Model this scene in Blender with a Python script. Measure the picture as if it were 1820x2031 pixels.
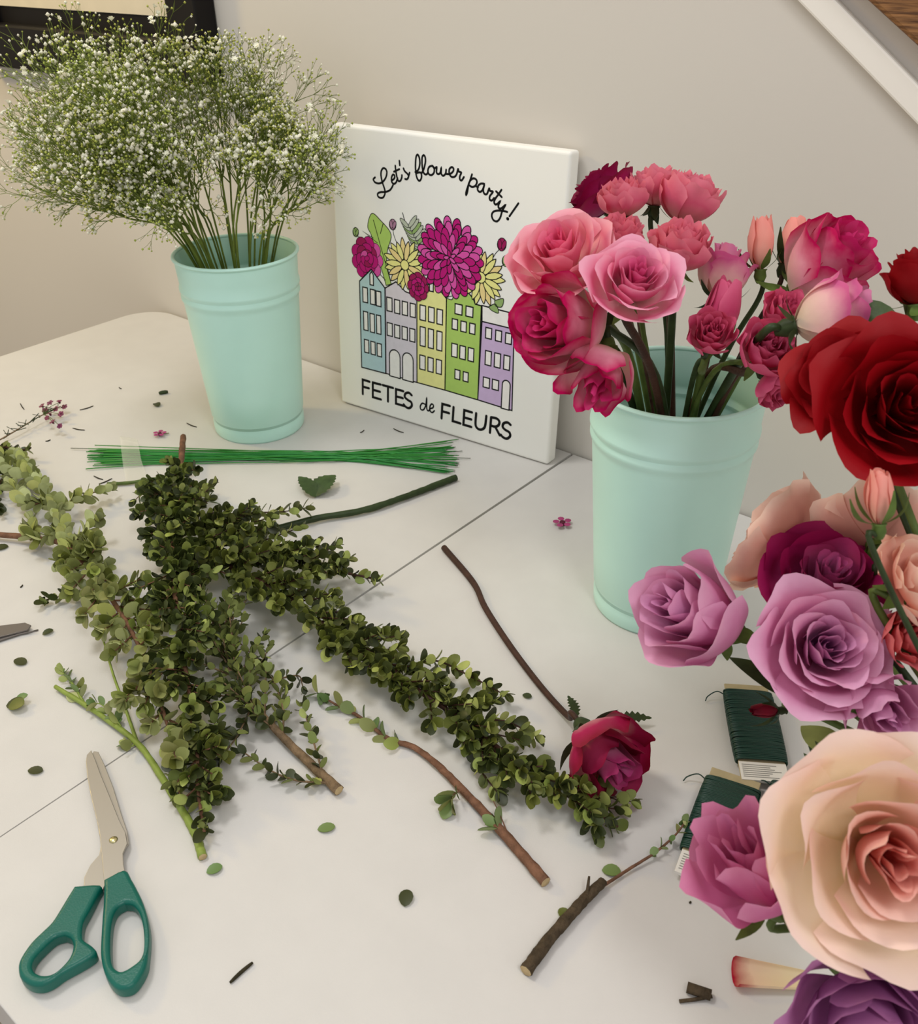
import bpy, math, random
from mathutils import Vector as V, Matrix, noise

# ---------------------------------------------------------------- camera, light, exposure
SC = bpy.context.scene
for o in list(bpy.data.objects): bpy.data.objects.remove(o)
COL = SC.collection
T = 0.74                                   # table top height (m)
CAM = V((0.5327, -0.8375, 0.535 + T))
RI = V((0.7681, 0.6401, -0.0167)).normalized()
FW = V((-0.5497, 0.6459, -0.5297)).normalized()
UP = RI.cross(FW).normalized(); RI = FW.cross(UP)
FL = 1873.7                                # focal length in pixels of the 1820 x 2031 frame
cd = bpy.data.cameras.new('camera'); cam = bpy.data.objects.new('camera', cd); COL.objects.link(cam)
cam.matrix_world = Matrix(((RI.x, UP.x, -FW.x, CAM.x), (RI.y, UP.y, -FW.y, CAM.y), (RI.z, UP.z, -FW.z, CAM.z), (0, 0, 0, 1)))
cd.sensor_fit = 'HORIZONTAL'; cd.sensor_width = 36; cd.lens = 36 * FL / 1820
cd.clip_start = 0.02
cd.dof.use_dof = True; cd.dof.focus_distance = 0.78; cd.dof.aperture_fstop = 20
SC.camera = cam
w = bpy.data.worlds.new('room_light'); SC.world = w; w.use_nodes = True
w.node_tree.nodes['Background'].inputs[0].default_value = (1.0, 0.992, 0.975, 1)
w.node_tree.nodes['Background'].inputs[1].default_value = 0.62
def area(name, loc, target, size, power, color):
    l = bpy.data.lights.new(name, 'AREA'); l.shape = 'DISK'; l.size = size; l.energy = power; l.color = color
    o = bpy.data.objects.new(name, l); COL.objects.link(o); o.location = loc
    o.rotation_euler = (V(target) - V(loc)).to_track_quat('-Z', 'Y').to_euler()
area('ceiling_lamp_offscreen', (-0.55, -0.66, 2.55), (0.0, -0.3, T), 0.42, 9.5, (1.0, 0.98, 0.95))
area('ceiling_lamp_far_offscreen', (1.25, -1.0, 2.5), (0.3, -0.3, T), 0.5, 9.0, (0.99, 1.0, 0.985))
area('warm_lamp_left_offscreen', (-1.75, -0.8, 1.95), (-0.9, 0.0, 1.0), 0.3, 9.0, (1.0, 0.74, 0.24))
SC.view_settings.view_transform = 'Standard'; SC.view_settings.look = 'None'
SC.view_settings.exposure = 0.05; SC.view_settings.gamma = 1.0
SC.view_settings.use_curve_mapping = False

# ---------------------------------------------------------------- helpers
def ray(x, y): return FW + RI * ((x - 910) / FL) - UP * ((y - 1015.5) / FL)
def tab(x, y, h=0.0):
    d = ray(x, y); return CAM + d * ((T + h - CAM.z) / d.z)
def wallp(x, y, Y=0.0):
    d = ray(x, y); return CAM + d * ((Y - CAM.y) / d.y)
def at(x, y, dep): return CAM + ray(x, y) * dep
def cdir(a, b, c): return (RI * a + UP * b - FW * c).normalized()
def depth(p): return (V(p) - CAM).dot(FW)
def lerp(a, b, t): return a + (b - a) * t
def srgb(r, g, b):
    f = lambda c: (c / 255 / 12.92) if c / 255 <= 0.04045 else ((c / 255 + 0.055) / 1.055) ** 2.4
    return (f(r), f(g), f(b), 1)

def tag(o, label=None, cat=None, group=None, kind=None):
    if label: o['label'] = label
    if cat: o['category'] = cat
    if group: o['group'] = group
    if kind: o['kind'] = kind
    return o
def empty(name, loc, label, cat, group=None):
    o = bpy.data.objects.new(name, None); COL.objects.link(o); o.location = loc; o.empty_display_size = 0.01
    return tag(o, label, cat, group)

class MB:
    def __init__(s): s.v = []; s.f = []; s.m = []; s.at = []
    def add(s, vs, fs, mi=0):
        b = len(s.v); s.v += [tuple(v) for v in vs]
        s.f += [tuple(i + b for i in f) for f in fs]; s.m += [mi] * len(fs)
    def build(s, name, mats, parent=None, smooth=True, origin=None, attrs=None):
        me = bpy.data.meshes.new(name)
        o0 = V(origin) if origin is not None else (V(parent.location) if parent else V((0, 0, 0)))
        if parent and origin is None and parent.get('_w'): o0 = V(parent['_w'])
        me.from_pydata([(x - o0.x, y - o0.y, z - o0.z) for x, y, z in s.v], [], s.f)
        for m in (mats if isinstance(mats, (list, tuple)) else [mats]): me.materials.append(m)
        me.polygons.foreach_set('material_index', s.m)
        if smooth: me.polygons.foreach_set('use_smooth', [True] * len(s.f))
        if attrs:
            for k, vals in attrs.items():
                a = me.attributes.new(k, 'FLOAT', 'POINT'); a.data.foreach_set('value', vals)
        me.update()
        o = bpy.data.objects.new(name, me); COL.objects.link(o)
        if parent: o.parent = parent
        else: o.location = o0
        return o

def cat_rom(P, n=6):
    P = [V(p) for p in P]
    if len(P) < 3: 
        return [P[0].lerp(P[-1], i / n) for i in range(n + 1)]
    Q = [P[0] * 2 - P[1]] + P + [P[-1] * 2 - P[-2]]; out = []
    for i in range(1, len(Q) - 2):
        a, b, c, d = Q[i - 1:i + 3]
        for k in range(n):
            t = k / n
            out.append(0.5 * ((2 * b) + (c - a) * t + (2 * a - 5 * b + 4 * c - d) * t * t + (3 * b - a - 3 * c + d) * t ** 3))
    out.append(P[-1]); return out
def frames(P):
    T_ = [((P[min(i + 1, len(P) - 1)] - P[max(i - 1, 0)])).normalized() for i in range(len(P))]
    n = T_[0].orthogonal().normalized(); N = []
    for t in T_:
        n = (n - t * n.dot(t)); n = n.normalized() if n.length > 1e-9 else t.orthogonal().normalized(); N.append(n)
    return T_, N
def tube(mb, P, rad, sides=6, mi=0, cap=True, jit=0, rnd=None):
    P = [V(p) for p in P]; Tn, N = frames(P); vs = []; fs = []; n = len(P)
    for i, p in enumerate(P):
        r = rad(i / (n - 1)) if callable(rad) else rad
        b = Tn[i].cross(N[i])
        for k in range(sides):
            a = 2 * math.pi * k / sides
            rr = r * (1 + (jit * (rnd.random() - .5) if rnd else 0))
            vs.append(p + (N[i] * math.cos(a) + b * math.sin(a)) * rr)
    for i in range(n - 1):
        for k in range(sides):
            k2 = (k + 1) % sides
            fs.append((i * sides + k, i * sides + k2, (i + 1) * sides + k2, (i + 1) * sides + k))
    if cap:
        fs.append(tuple(range(sides))[::-1]); fs.append(tuple((n - 1) * sides + k for k in range(sides)))
    mb.add(vs, fs, mi)
def lathe(mb, prof, c, seg=48, mi=0, axis=None):
    c = V(c); vs = []; fs = []; n = len(prof)
    if axis is None: X, Y, Z = V((1, 0, 0)), V((0, 1, 0)), V((0, 0, 1))
    else:
        Z = V(axis).normalized(); X = Z.orthogonal().normalized(); Y = Z.cross(X)
    for r, z in prof:
        for k in range(seg):
            a = 2 * math.pi * k / seg; vs.append(c + X * (r * math.cos(a)) + Y * (r * math.sin(a)) + Z * z)
    for i in range(n - 1):
        for k in range(seg):
            k2 = (k + 1) % seg; fs.append((i * seg + k, i * seg + k2, (i + 1) * seg + k2, (i + 1) * seg + k))
    mb.add(vs, fs, mi)
def box(mb, lo, hi, mi=0):
    x0, y0, z0 = lo; x1, y1, z1 = hi
    mb.add([(x0, y0, z0), (x1, y0, z0), (x1, y1, z0), (x0, y1, z0), (x0, y0, z1), (x1, y0, z1), (x1, y1, z1), (x0, y1, z1)],
           [(0, 3, 2, 1), (4, 5, 6, 7), (0, 1, 5, 4), (1, 2, 6, 5), (2, 3, 7, 6), (3, 0, 4, 7)], mi)
def obox(mb, o, ex, ey, ez, mi=0):
    o, ex, ey, ez = V(o), V(ex), V(ey), V(ez)
    mb.add([o, o + ex, o + ex + ey, o + ey, o + ez, o + ex + ez, o + ex + ey + ez, o + ey + ez],
           [(0, 3, 2, 1), (4, 5, 6, 7), (0, 1, 5, 4), (1, 2, 6, 5), (2, 3, 7, 6), (3, 0, 4, 7)], mi)
def bevel(o, wd, seg=3):
    m = o.modifiers.new('bevel', 'BEVEL'); m.width = wd; m.segments = seg; m.limit_method = 'ANGLE'; m.angle_limit = 0.6

# ---------------------------------------------------------------- materials
def mat(name, col, rough=0.6, spec=0.4, noise_amt=0.0, noise_scale=40, bump=0.0, bump_scale=200, metal=0.0, trans=0.0, coat=0.0, rnd=0.0, col2=None, stretch=None):
    m = bpy.data.materials.new(name); m.use_nodes = True; nt = m.node_tree; N = nt.nodes; L = nt.links
    b = N['Principled BSDF']; b.inputs['Roughness'].default_value = rough; b.inputs['Specular IOR Level'].default_value = spec
    b.inputs['Metallic'].default_value = metal; b.inputs['Base Color'].default_value = col
    if coat: b.inputs['Coat Weight'].default_value = coat; b.inputs['Coat Roughness'].default_value = 0.25
    src = None; tc = N.new('ShaderNodeTexCoord'); vec = tc.outputs['Object']
    if stretch:
        mp = N.new('ShaderNodeMapping'); mp.inputs['Scale'].default_value = stretch; L.new(vec, mp.inputs['Vector']); vec = mp.outputs[0]
    if noise_amt or col2:
        n = N.new('ShaderNodeTexNoise'); n.inputs['Scale'].default_value = noise_scale; n.inputs['Detail'].default_value = 4
        L.new(vec, n.inputs['Vector'])
        mx = N.new('ShaderNodeMix'); mx.data_type = 'RGBA'
        c2 = col2 or tuple(c * (1 - noise_amt) for c in col[:3]) + (1,)
        mx.inputs['A'].default_value = col; mx.inputs['B'].default_value = c2
        rp = N.new('ShaderNodeMapRange'); rp.inputs['From Min'].default_value = 0.35; rp.inputs['From Max'].default_value = 0.65
        L.new(n.outputs['Fac'], rp.inputs['Value']); L.new(rp.outputs[0], mx.inputs['Factor']); src = mx.outputs['Result']
    if rnd:
        g = N.new('ShaderNodeNewGeometry'); hs = N.new('ShaderNodeHueSaturation')
        mr = N.new('ShaderNodeMapRange'); mr.inputs['To Min'].default_value = 1 - rnd; mr.inputs['To Max'].default_value = 1 + rnd
        L.new(g.outputs['Random Per Island'], mr.inputs['Value']); L.new(mr.outputs[0], hs.inputs['Value'])
        oi = N.new('ShaderNodeObjectInfo'); mr2 = N.new('ShaderNodeMapRange'); mr2.inputs['To Min'].default_value = 0.485; mr2.inputs['To Max'].default_value = 0.515
        L.new(oi.outputs['Random'], mr2.inputs['Value']); L.new(mr2.outputs[0], hs.inputs['Hue'])
        if src: L.new(src, hs.inputs['Color'])
        else: hs.inputs['Color'].default_value = col
        src = hs.outputs[0]
    if src: L.new(src, b.inputs['Base Color'])
    if bump:
        n2 = N.new('ShaderNodeTexNoise'); n2.inputs['Scale'].default_value = bump_scale; n2.inputs['Detail'].default_value = 3
        L.new(vec, n2.inputs['Vector'])
        bp = N.new('ShaderNodeBump'); bp.inputs['Strength'].default_value = bump; bp.inputs['Distance'].default_value = 0.002
        L.new(n2.outputs['Fac'], bp.inputs['Height']); L.new(bp.outputs[0], b.inputs['Normal'])
    if trans:
        t = N.new('ShaderNodeBsdfTranslucent'); ms = N.new('ShaderNodeMixShader'); ms.inputs[0].default_value = trans
        if src: L.new(src, t.inputs['Color'])
        else: t.inputs['Color'].default_value = col
        L.new(b.outputs[0], ms.inputs[1]); L.new(t.outputs[0], ms.inputs[2]); L.new(ms.outputs[0], N['Material Output'].inputs[0])
    return m
def petal_mat(name, outer, inner, trans=0.22):
    """outer / inner: three colours base, middle, margin of outer and of central petals"""
    m = bpy.data.materials.new(name); m.use_nodes = True; nt = m.node_tree; N = nt.nodes; L = nt.links
    b = N['Principled BSDF']; b.inputs['Roughness'].default_value = 0.55; b.inputs['Specular IOR Level'].default_value = 0.25
    av = N.new('ShaderNodeAttribute'); av.attribute_name = 'pv'; at_ = N.new('ShaderNodeAttribute'); at_.attribute_name = 'pt'
    tc = N.new('ShaderNodeTexCoord'); nz = N.new('ShaderNodeTexNoise'); nz.inputs['Scale'].default_value = 90; nz.inputs['Detail'].default_value = 3
    L.new(tc.outputs['Object'], nz.inputs['Vector'])
    ad = N.new('ShaderNodeMath'); ad.operation = 'MULTIPLY_ADD'; L.new(nz.outputs['Fac'], ad.inputs[0]); ad.inputs[1].default_value = 0.26
    sb = N.new('ShaderNodeMath'); sb.operation = 'SUBTRACT'; L.new(av.outputs['Fac'], sb.inputs[0]); sb.inputs[1].default_value = 0.13
    L.new(sb.outputs[0], ad.inputs[2])
    rs = []
    for cols in (outer, inner):
        r = N.new('ShaderNodeValToRGB'); e = r.color_ramp.elements
        e[0].position = 0.1; e[0].color = srgb(*cols[0]); e[1].position = 0.97; e[1].color = srgb(*cols[2])
        x = e.new(0.62); x.color = srgb(*cols[1]); L.new(ad.outputs[0], r.inputs[0]); rs.append(r)
    mx = N.new('ShaderNodeMix'); mx.data_type = 'RGBA'; L.new(at_.outputs['Fac'], mx.inputs['Factor'])
    L.new(rs[1].outputs[0], mx.inputs['A']); L.new(rs[0].outputs[0], mx.inputs['B'])
    L.new(mx.outputs['Result'], b.inputs['Base Color'])
    bn = N.new('ShaderNodeTexNoise'); bn.inputs['Scale'].default_value = 160
    bp = N.new('ShaderNodeBump'); bp.inputs['Strength'].default_value = 0.12; bp.inputs['Distance'].default_value = 0.002
    L.new(tc.outputs['Object'], bn.inputs['Vector']); L.new(bn.outputs['Fac'], bp.inputs['Height']); L.new(bp.outputs[0], b.inputs['Normal'])
    t = N.new('ShaderNodeBsdfTranslucent'); ms = N.new('ShaderNodeMixShader'); ms.inputs[0].default_value = trans
    L.new(mx.outputs['Result'], t.inputs['Color'])
    L.new(b.outputs[0], ms.inputs[1]); L.new(t.outputs[0], ms.inputs[2]); L.new(ms.outputs[0], N['Material Output'].inputs[0])
    return m
M = {}
M['wall'] = mat('wall_paint', srgb(212, 206, 198), 0.85, 0.15, bump=0.04, bump_scale=500)
M['floor'] = mat('floor_carpet', srgb(176, 162, 150), 0.95, 0.1, 0.3, 200, 0.4, 800)
M['trim'] = mat('trim_paint', srgb(243, 238, 230), 0.45, 0.4)
M['wood'] = mat('stair_wood', srgb(150, 105, 62), 0.5, 0.4, col2=srgb(84, 52, 26), noise_scale=60, stretch=(0.6, 8, 8), bump=0.2, bump_scale=120)
M['table'] = mat('table_plastic', srgb(214, 211, 207), 0.42, 0.35, 0.03, 30, 0.05, 900)
M['tableleg'] = mat('table_leg_steel', srgb(150, 150, 148), 0.4, 0.5, metal=0.6)
M['gap'] = mat('hinge_gap', srgb(120, 116, 108), 0.8, 0.2)
M['mint'] = mat('mint_enamel', srgb(206, 249, 236), 0.36, 0.5, 0.035, 14, 0.03, 60, coat=0.15)
M['canvas'] = mat('canvas_cloth', srgb(246, 244, 238), 0.85, 0.15, bump=0.02, bump_scale=2500)
M['frame'] = mat('black_frame', srgb(14, 9, 8), 0.5, 0.25)
M['picture'] = mat('picture_paper', srgb(222, 210, 186), 0.7, 0.2, 0.05, 30)
M['ink'] = mat('black_ink', srgb(14, 13, 14), 0.7, 0.2)
def ink(n, r, g, b): M[n] = mat('ink_' + n, srgb(r, g, b), 0.8, 0.15, 0.05, 120); return M[n]
for a in (('blue', 186, 214, 220), ('lilac', 224, 216, 226), ('yellow', 238, 235, 158), ('green', 176, 208, 108), ('lavender', 207, 182, 220), ('white', 246, 242, 238),
          ('mag1', 192, 28, 122), ('mag2', 222, 88, 170), ('yel1', 240, 234, 150), ('yel2', 240, 216, 150), ('berry', 160, 30, 90), ('mauve', 176, 130, 156), ('sage', 150, 178, 110), ('ferngrey', 190, 196, 176)): ink(*a)
M['stem_g'] = mat('stem_green', srgb(92, 112, 52), 0.5, 0.3, 0.3, 90, 0.15, 300)
M['stem_dk'] = mat('stem_dark_green', srgb(52, 68, 34), 0.5, 0.3, 0.35, 80, 0.15, 300)
M['stem_br'] = mat('stem_brown', srgb(74, 46, 34), 0.6, 0.3, 0.35, 90, 0.3, 400)
M['bark'] = mat('bark_brown', srgb(134, 96, 74), 0.75, 0.2, 0.4, 120, 0.6, 500)
M['bark_gr'] = mat('bark_grey_brown', srgb(140, 116, 88), 0.8, 0.2, 0.45, 120, 0.7, 500)
M['bark_dk'] = mat('bark_dark', srgb(86, 72, 54), 0.8, 0.2, 0.45, 150, 0.7, 500)
M['stem_lime'] = mat('stem_lime', srgb(142, 160, 72), 0.5, 0.3, 0.2, 90, 0.1, 300)
M['cutend'] = mat('cut_wood', srgb(196, 172, 130), 0.8, 0.2, 0.2, 300)
M['sepal'] = mat('sepal_green', srgb(98, 122, 54), 0.55, 0.3, 0.35, 120, trans=0.12)
M['sepal_dk'] = mat('sepal_dark', srgb(58, 72, 36), 0.55, 0.3, 0.35, 120, trans=0.08)
M['rleaf'] = mat('rose_leaf_green', srgb(70, 92, 48), 0.5, 0.35, 0.35, 90, 0.2, 200, trans=0.12)
M['rleaf_lt'] = mat('rose_leaf_light', srgb(160, 172, 96), 0.55, 0.35, 0.2, 90, 0.2, 200, trans=0.15)
def leafpair(k, top, bot):
    M[k + '_t'] = mat('leaf_%s_upper' % k, srgb(*top), 0.42, 0.4, 0.18, 150, rnd=0.34, trans=0.08)
    M[k + '_b'] = mat('leaf_%s_underside' % k, srgb(*bot), 0.6, 0.25, 0.1, 150, rnd=0.2, trans=0.08)
leafpair('box', (100, 108, 44), (176, 184, 104))
leafpair('boxlite', (160, 172, 88), (184, 192, 116))
leafpair('boxdk', (58, 66, 29), (132, 142, 78))
leafpair('boxpale', (150, 154, 92), (188, 192, 134))
leafpair('single', (112, 138, 76), (140, 160, 104))
M['gyp_stem'] = mat('breath_stem', srgb(116, 132, 54), 0.6, 0.25, 0.35, 60)
M['gyp_bud'] = mat('breath_bud', srgb(188, 196, 98), 0.7, 0.2, rnd=0.2, trans=0.2)
M['gyp_flower'] = mat('breath_flower', srgb(248, 246, 228), 0.7, 0.2, rnd=0.05, trans=0.2)
M['wire'] = mat('wire_green', srgb(44, 138, 52), 0.4, 0.4, rnd=0.25)
M['wiretip'] = mat('wire_bare', srgb(120, 124, 112), 0.4, 0.5, metal=0.6)
M['spoolwire'] = mat('paddle_wire_green', srgb(6, 52, 40), 0.4, 0.5, rnd=0.15)
M['card'] = mat('kraft_card', srgb(186, 170, 134), 0.85, 0.15, 0.12, 90)
M['label'] = mat('label_paper', srgb(232, 228, 220), 0.7, 0.2)
M['print'] = mat('label_print', srgb(150, 148, 142), 0.8, 0.1)
M['teal'] = mat('teal_plastic', srgb(0, 100, 86), 0.36, 0.45, 0.08, 60, 0.1, 900)
M['steel'] = mat('scissor_steel', srgb(178, 172, 162), 0.36, 0.5, metal=0.75)
M['steel_dk'] = mat('dull_steel', srgb(118, 112, 108), 0.4, 0.4, metal=0.5)
M['rivet'] = mat('rivet_brass', srgb(196, 186, 140), 0.25, 0.6, metal=0.9)
M['debris'] = mat('dry_dark', srgb(58, 52, 34), 0.8, 0.2, 0.3, 200)
M['wax'] = mat('waxflower_petal', srgb(176, 66, 128), 0.5, 0.3, 0.2, 200, rnd=0.2)
M['waxdk'] = mat('waxflower_petal_dark', srgb(128, 52, 84), 0.5, 0.3, 0.3, 200, rnd=0.25)
M['wax_c'] = mat('waxflower_centre', srgb(92, 24, 48), 0.5, 0.3)
def tape_mat():
    m = bpy.data.materials.new('clear_tape'); m.use_nodes = True; b = m.node_tree.nodes['Principled BSDF']
    b.inputs['Base Color'].default_value = srgb(238, 236, 222); b.inputs['Alpha'].default_value = 0.3; b.inputs['Roughness'].default_value = 0.18
    return m
M['tape'] = tape_mat()
P_ = dict(
 lightpink=(((242, 196, 182), (244, 138, 166), (250, 180, 194)), ((230, 56, 120), (238, 80, 136), (244, 118, 160))),
 pinkcentre=(((238, 204, 196), (240, 126, 170), (250, 180, 204)), ((200, 30, 106), (214, 50, 124), (234, 100, 156))),
 hotwhite=(((246, 232, 200), (240, 164, 184), (204, 8, 96)), ((186, 14, 88), (204, 24, 100), (224, 62, 132))),
 magenta=(((190, 60, 130), (170, 30, 96), (136, 10, 62)), ((150, 16, 76), (160, 20, 80), (150, 12, 66))),
 spray=(((232, 150, 152), (226, 102, 134), (238, 136, 156)), ((200, 56, 104), (216, 82, 124), (236, 128, 152))),
 sprayhot=(((230, 140, 156), (218, 78, 124), (230, 108, 146)), ((200, 46, 102), (208, 62, 114), (226, 100, 142))),
 palepink=(((240, 220, 196), (240, 186, 186), (214, 96, 150)), ((226, 116, 166), (222, 120, 168), (236, 172, 204))),
 budpink=(((250, 214, 186), (248, 176, 156), (246, 158, 148)), ((240, 140, 136), (244, 152, 144), (248, 172, 158))),
 salmon=(((226, 158, 142), (238, 182, 164), (252, 218, 198)), ((236, 160, 146), (240, 176, 158), (250, 206, 186))),
 coral=(((224, 120, 110), (228, 110, 118), (236, 134, 134)), ((222, 90, 100), (226, 96, 108), (234, 120, 126))),
 red=(((148, 4, 15), (150, 4, 15), (158, 6, 20)), ((146, 3, 14), (148, 3, 14), (156, 10, 24))),
 magpurple=(((180, 70, 130), (160, 26, 90), (156, 20, 84)), ((206, 124, 172), (206, 120, 168), (190, 84, 142))),
 lav=(((208, 112, 160), (224, 146, 188), (238, 180, 212)), ((118, 50, 120), (176, 100, 160), (226, 158, 200))),
 orchid=(((208, 110, 156), (218, 118, 168), (232, 150, 190)), ((190, 80, 140), (206, 102, 156), (222, 132, 178))),
 purple=(((178, 106, 164), (178, 106, 164), (200, 136, 186)), ((164, 90, 152), (164, 90, 152), (188, 118, 172))),
 darkred=(((150, 30, 60), (150, 20, 50), (110, 10, 36)), ((160, 30, 60), (150, 20, 50), (120, 10, 40))),
 peach=(((250, 234, 192), (253, 232, 208), (252, 222, 210)), ((216, 84, 92), (238, 136, 128), (248, 186, 172))),
 fallen=(((240, 190, 186), (186, 34, 90), (142, 8, 48)), ((218, 146, 182), (216, 144, 180), (188, 66, 128))),
)
PM = {k: petal_mat('petal_' + k, *v) for k, v in P_.items()}

# ---------------------------------------------------------------- setting
def structure(o): o['kind'] = 'structure'; return o
mb = MB(); box(mb, (-3.2, 0.0, 0), (2.6, 0.12, 2.6)); structure(mb.build('wall_back', M['wall'], smooth=False))
mb = MB(); box(mb, (-3.32, -3.0, 0), (-3.2, 0.12, 2.6)); structure(mb.build('wall_left', M['wall'], smooth=False))
mb = MB(); box(mb, (-3.2, -3.0, -0.05), (2.6, 0.12, 0.0)); structure(mb.build('floor', M['floor'], smooth=False))
mb = MB(); box(mb, (-3.2, -0.014, 0.0), (2.6, 0.0, 0.1)); o = structure(mb.build('baseboard_back', M['trim'], smooth=False)); bevel(o, 0.004)
# sloping stair skirt trim and the wooden stair edge above it, both fixed on the wall
def slope_board(name, A, B, wid, thick, m, bev=0.002):
    A, B = V(A), V(B); d = (B - A).normalized(); A = A - d * 0.9; B = B + d * 0.9
    n = V((0, -1, 0)); up = n.cross(d).normalized()
    if up.z < 0: up = -up
    mb = MB(); obox(mb, A, B - A, n * thick, up * wid); o = mb.build(name, m, smooth=False, origin=A); bevel(o, bev, 2); return structure(o)
slope_board('trim_1', wallp(1588, 0), wallp(1820, 240), 0.0195, 0.008, M['trim'])
slope_board('trim_2', wallp(1741, 0), wallp(1820, 72), 0.05, 0.022, M['wood'], 0.004)

# folding table: two moulded halves with a hinge gap, steel legs
tb = empty('folding_table', (0, -0.385, 0), 'white plastic folding table pushed against the wall', 'table')
def rrect(x0, x1, y0, y1, rads, n=10):
    pts = []
    for (cx, cy, r, a0) in ((x1 - rads[0], y0 + rads[0], rads[0], -90), (x1 - rads[1], y1 - rads[1], rads[1], 0), (x0 + rads[2], y1 - rads[2], rads[2], 90), (x0 + rads[3], y0 + rads[3], rads[3], 180)):
        k = n if r > 0.01 else 2
        for i in range(k + 1):
            a = math.radians(a0 + 90 * i / k); pts.append((cx + r * math.cos(a), cy + r * math.sin(a)))
    return pts
def slab(mb, pts, z0, z1, br):
    cx = sum(p[0] for p in pts) / len(pts); cy = sum(p[1] for p in pts) / len(pts); n = len(pts); rings = []
    vs = []
    nrm = []
    for i in range(n):
        a, b = V(pts[i - 1]), V(pts[(i + 1) % n]); d = (b - a).normalized(); nrm.append(V((-d.y, d.x)))
    for a in (None, 0, 20, 40, 60, 80, 90):
        for i in range(n):
            hinge = abs(pts[i][0]) < 0.004; b_ = 0.0004 if hinge else br
            ins, z = (0, z0) if a is None else (b_ * (1 - math.cos(math.radians(a))), z1 - b_ + b_ * math.sin(math.radians(a)))
            gx = math.copysign(lerp(0.0019, 0.0004, -pts[i][1] / 0.77), cx) if hinge else 0      # the two leaves gape a little towards the wall
            vs.append(((gx if hinge else pts[i][0]) + nrm[i].x * ins * (0 if hinge else 1), pts[i][1] + nrm[i].y * ins, z))
    R = 7; fs = []
    for r in range(R - 1):
        for i in range(n):
            j = (i + 1) % n; fs.append((r * n + i, r * n + j, (r + 1) * n + j, (r + 1) * n + i))
    fs.append(tuple((R - 1) * n + i for i in range(n))); fs.append(tuple(range(n))[::-1])
    mb.add(vs, fs)
for (x0, x1, rads) in ((-0.84, -0.0008, (0.002, 0.002, 0.06, 0.06)), (0.0008, 0.90, (0.06, 0.06, 0.002, 0.002))):
    mb = MB(); slab(mb, rrect(x0, x1, -0.772, -0.003, rads), T - 0.045, T, 0.006)
    o = mb.build('tabletop_half', M['table'], tb, smooth=False)
mb = MB(); box(mb, (-0.03, -0.70, T - 0.044), (0.03, -0.08, T - 0.012)); mb.build('hinge_bar', M['gap'], tb, smooth=False)
for (x, y) in ((-0.66, -0.66), (-0.66, -0.12), (0.70, -0.66), (0.70, -0.12)):
    mb = MB(); tube(mb, [(x, y, 0.0), (x, y, T - 0.04)], 0.013, 12); mb.build('leg', M['tableleg'], tb)

# framed picture on the wall
fr = empty('picture_frame', wallp(437, 172), 'black picture frame with pale picture hanging on the wall behind the flowers', 'picture frame')
xr, zb = wallp(437, 172).x + 0.012, wallp(437, 172).z - 0.006; FWd, FH, FT, FD = 0.62, 0.5, 0.062, 0.032
for nm, lo, hi in (('frame_rail', (xr - FWd, -FD, zb), (xr, 0, zb + FT)), ('frame_rail', (xr - FWd, -FD, zb + FH - FT), (xr, 0, zb + FH)),
                   ('frame_stile', (xr - FT, -FD, zb + FT), (xr, 0, zb + FH - FT)), ('frame_stile', (xr - FWd, -FD, zb + FT), (xr - FWd + FT, 0, zb + FH - FT))):
    mb = MB(); box(mb, lo, hi); o = mb.build(nm, M['frame'], fr, smooth=False); bevel(o, 0.003, 2)
mb = MB(); box(mb, (xr - FWd + FT, -0.006, zb + FT), (xr - FT, -0.003, zb + FH - FT)); mb.build('mount', M['frame'], fr, smooth=False)
mb = MB(); box(mb, (xr - FWd + FT + 0.012, -0.009, zb + FT + 0.024), (xr - FT - 0.012, -0.006, zb + FH - FT - 0.02)); mb.build('picture_sheet', M['picture'], fr, smooth=False)

# ---------------------------------------------------------------- buckets
BH, RB, RT = 0.222, 0.0550, 0.0700
def bucket(x, y, label):
    root = empty('flower_bucket', (x, y, T), label, 'bucket')
    def R(z): return lerp(RB, RT, z / BH)
    prof = [(0.001, 0.004), (RB - 0.006, 0.004), (RB - 0.004, 0.0), (RB - 0.001, 0.0), (RB + 0.0006, 0.003), (R(0.014), 0.014), (R(0.019) - 0.0020, 0.019), (R(0.024), 0.024)]
    for z in (0.06, 0.10, 0.14, 0.165): prof.append((R(z), z))
    for zc in (0.174, 0.184):
        prof += [(R(zc - .0045), zc - .0045), (R(zc) + 0.0016, zc - 0.0015), (R(zc) + 0.0016, zc + 0.0015), (R(zc + .0045), zc + .0045)]
    prof += [(R(0.2), 0.2), (R(0.217), 0.217)]
    inner = [(R(z) - 0.0013, z) for z in (0.217, 0.2)]
    for zc in (0.184, 0.174):
        inner += [(R(zc + .0045) - .0013, zc + .0045), (R(zc) + 0.0003, zc + 0.0015), (R(zc) + 0.0003, zc - 0.0015), (R(zc - .0045) - .0013, zc - .0045)]
    inner += [(R(z) - 0.0013, z) for z in (0.14, 0.07, 0.006)] + [(0.001, 0.006)]
    mb = MB(); lathe(mb, prof + [(RT - 0.0004, 0.219)] + [(RT - 0.0008, 0.219)] + inner, (x, y, T), 72); mb.build('body', M['mint'], root)
    mb = MB(); c = V((x, y, T + 0.2195)); ring = []
    prof = [(RT + 0.0021 * math.cos(a), 0.0021 * math.sin(a)) for a in [2 * math.pi * k / 10 for k in range(11)]]
    lathe(mb, prof, c, 72); mb.build('rolled_rim', M['mint'], root)
    mb = MB(); obox(mb, V((x, y, T + 0.026)) + V((-RB - 0.0032, -0.002, 0)), (0.0012, 0, 0), (0, 0.004, 0), (-0.0126, 0, 0.172))
    mb.build('side_seam', M['mint'], root, smooth=False)
    return root
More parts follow.
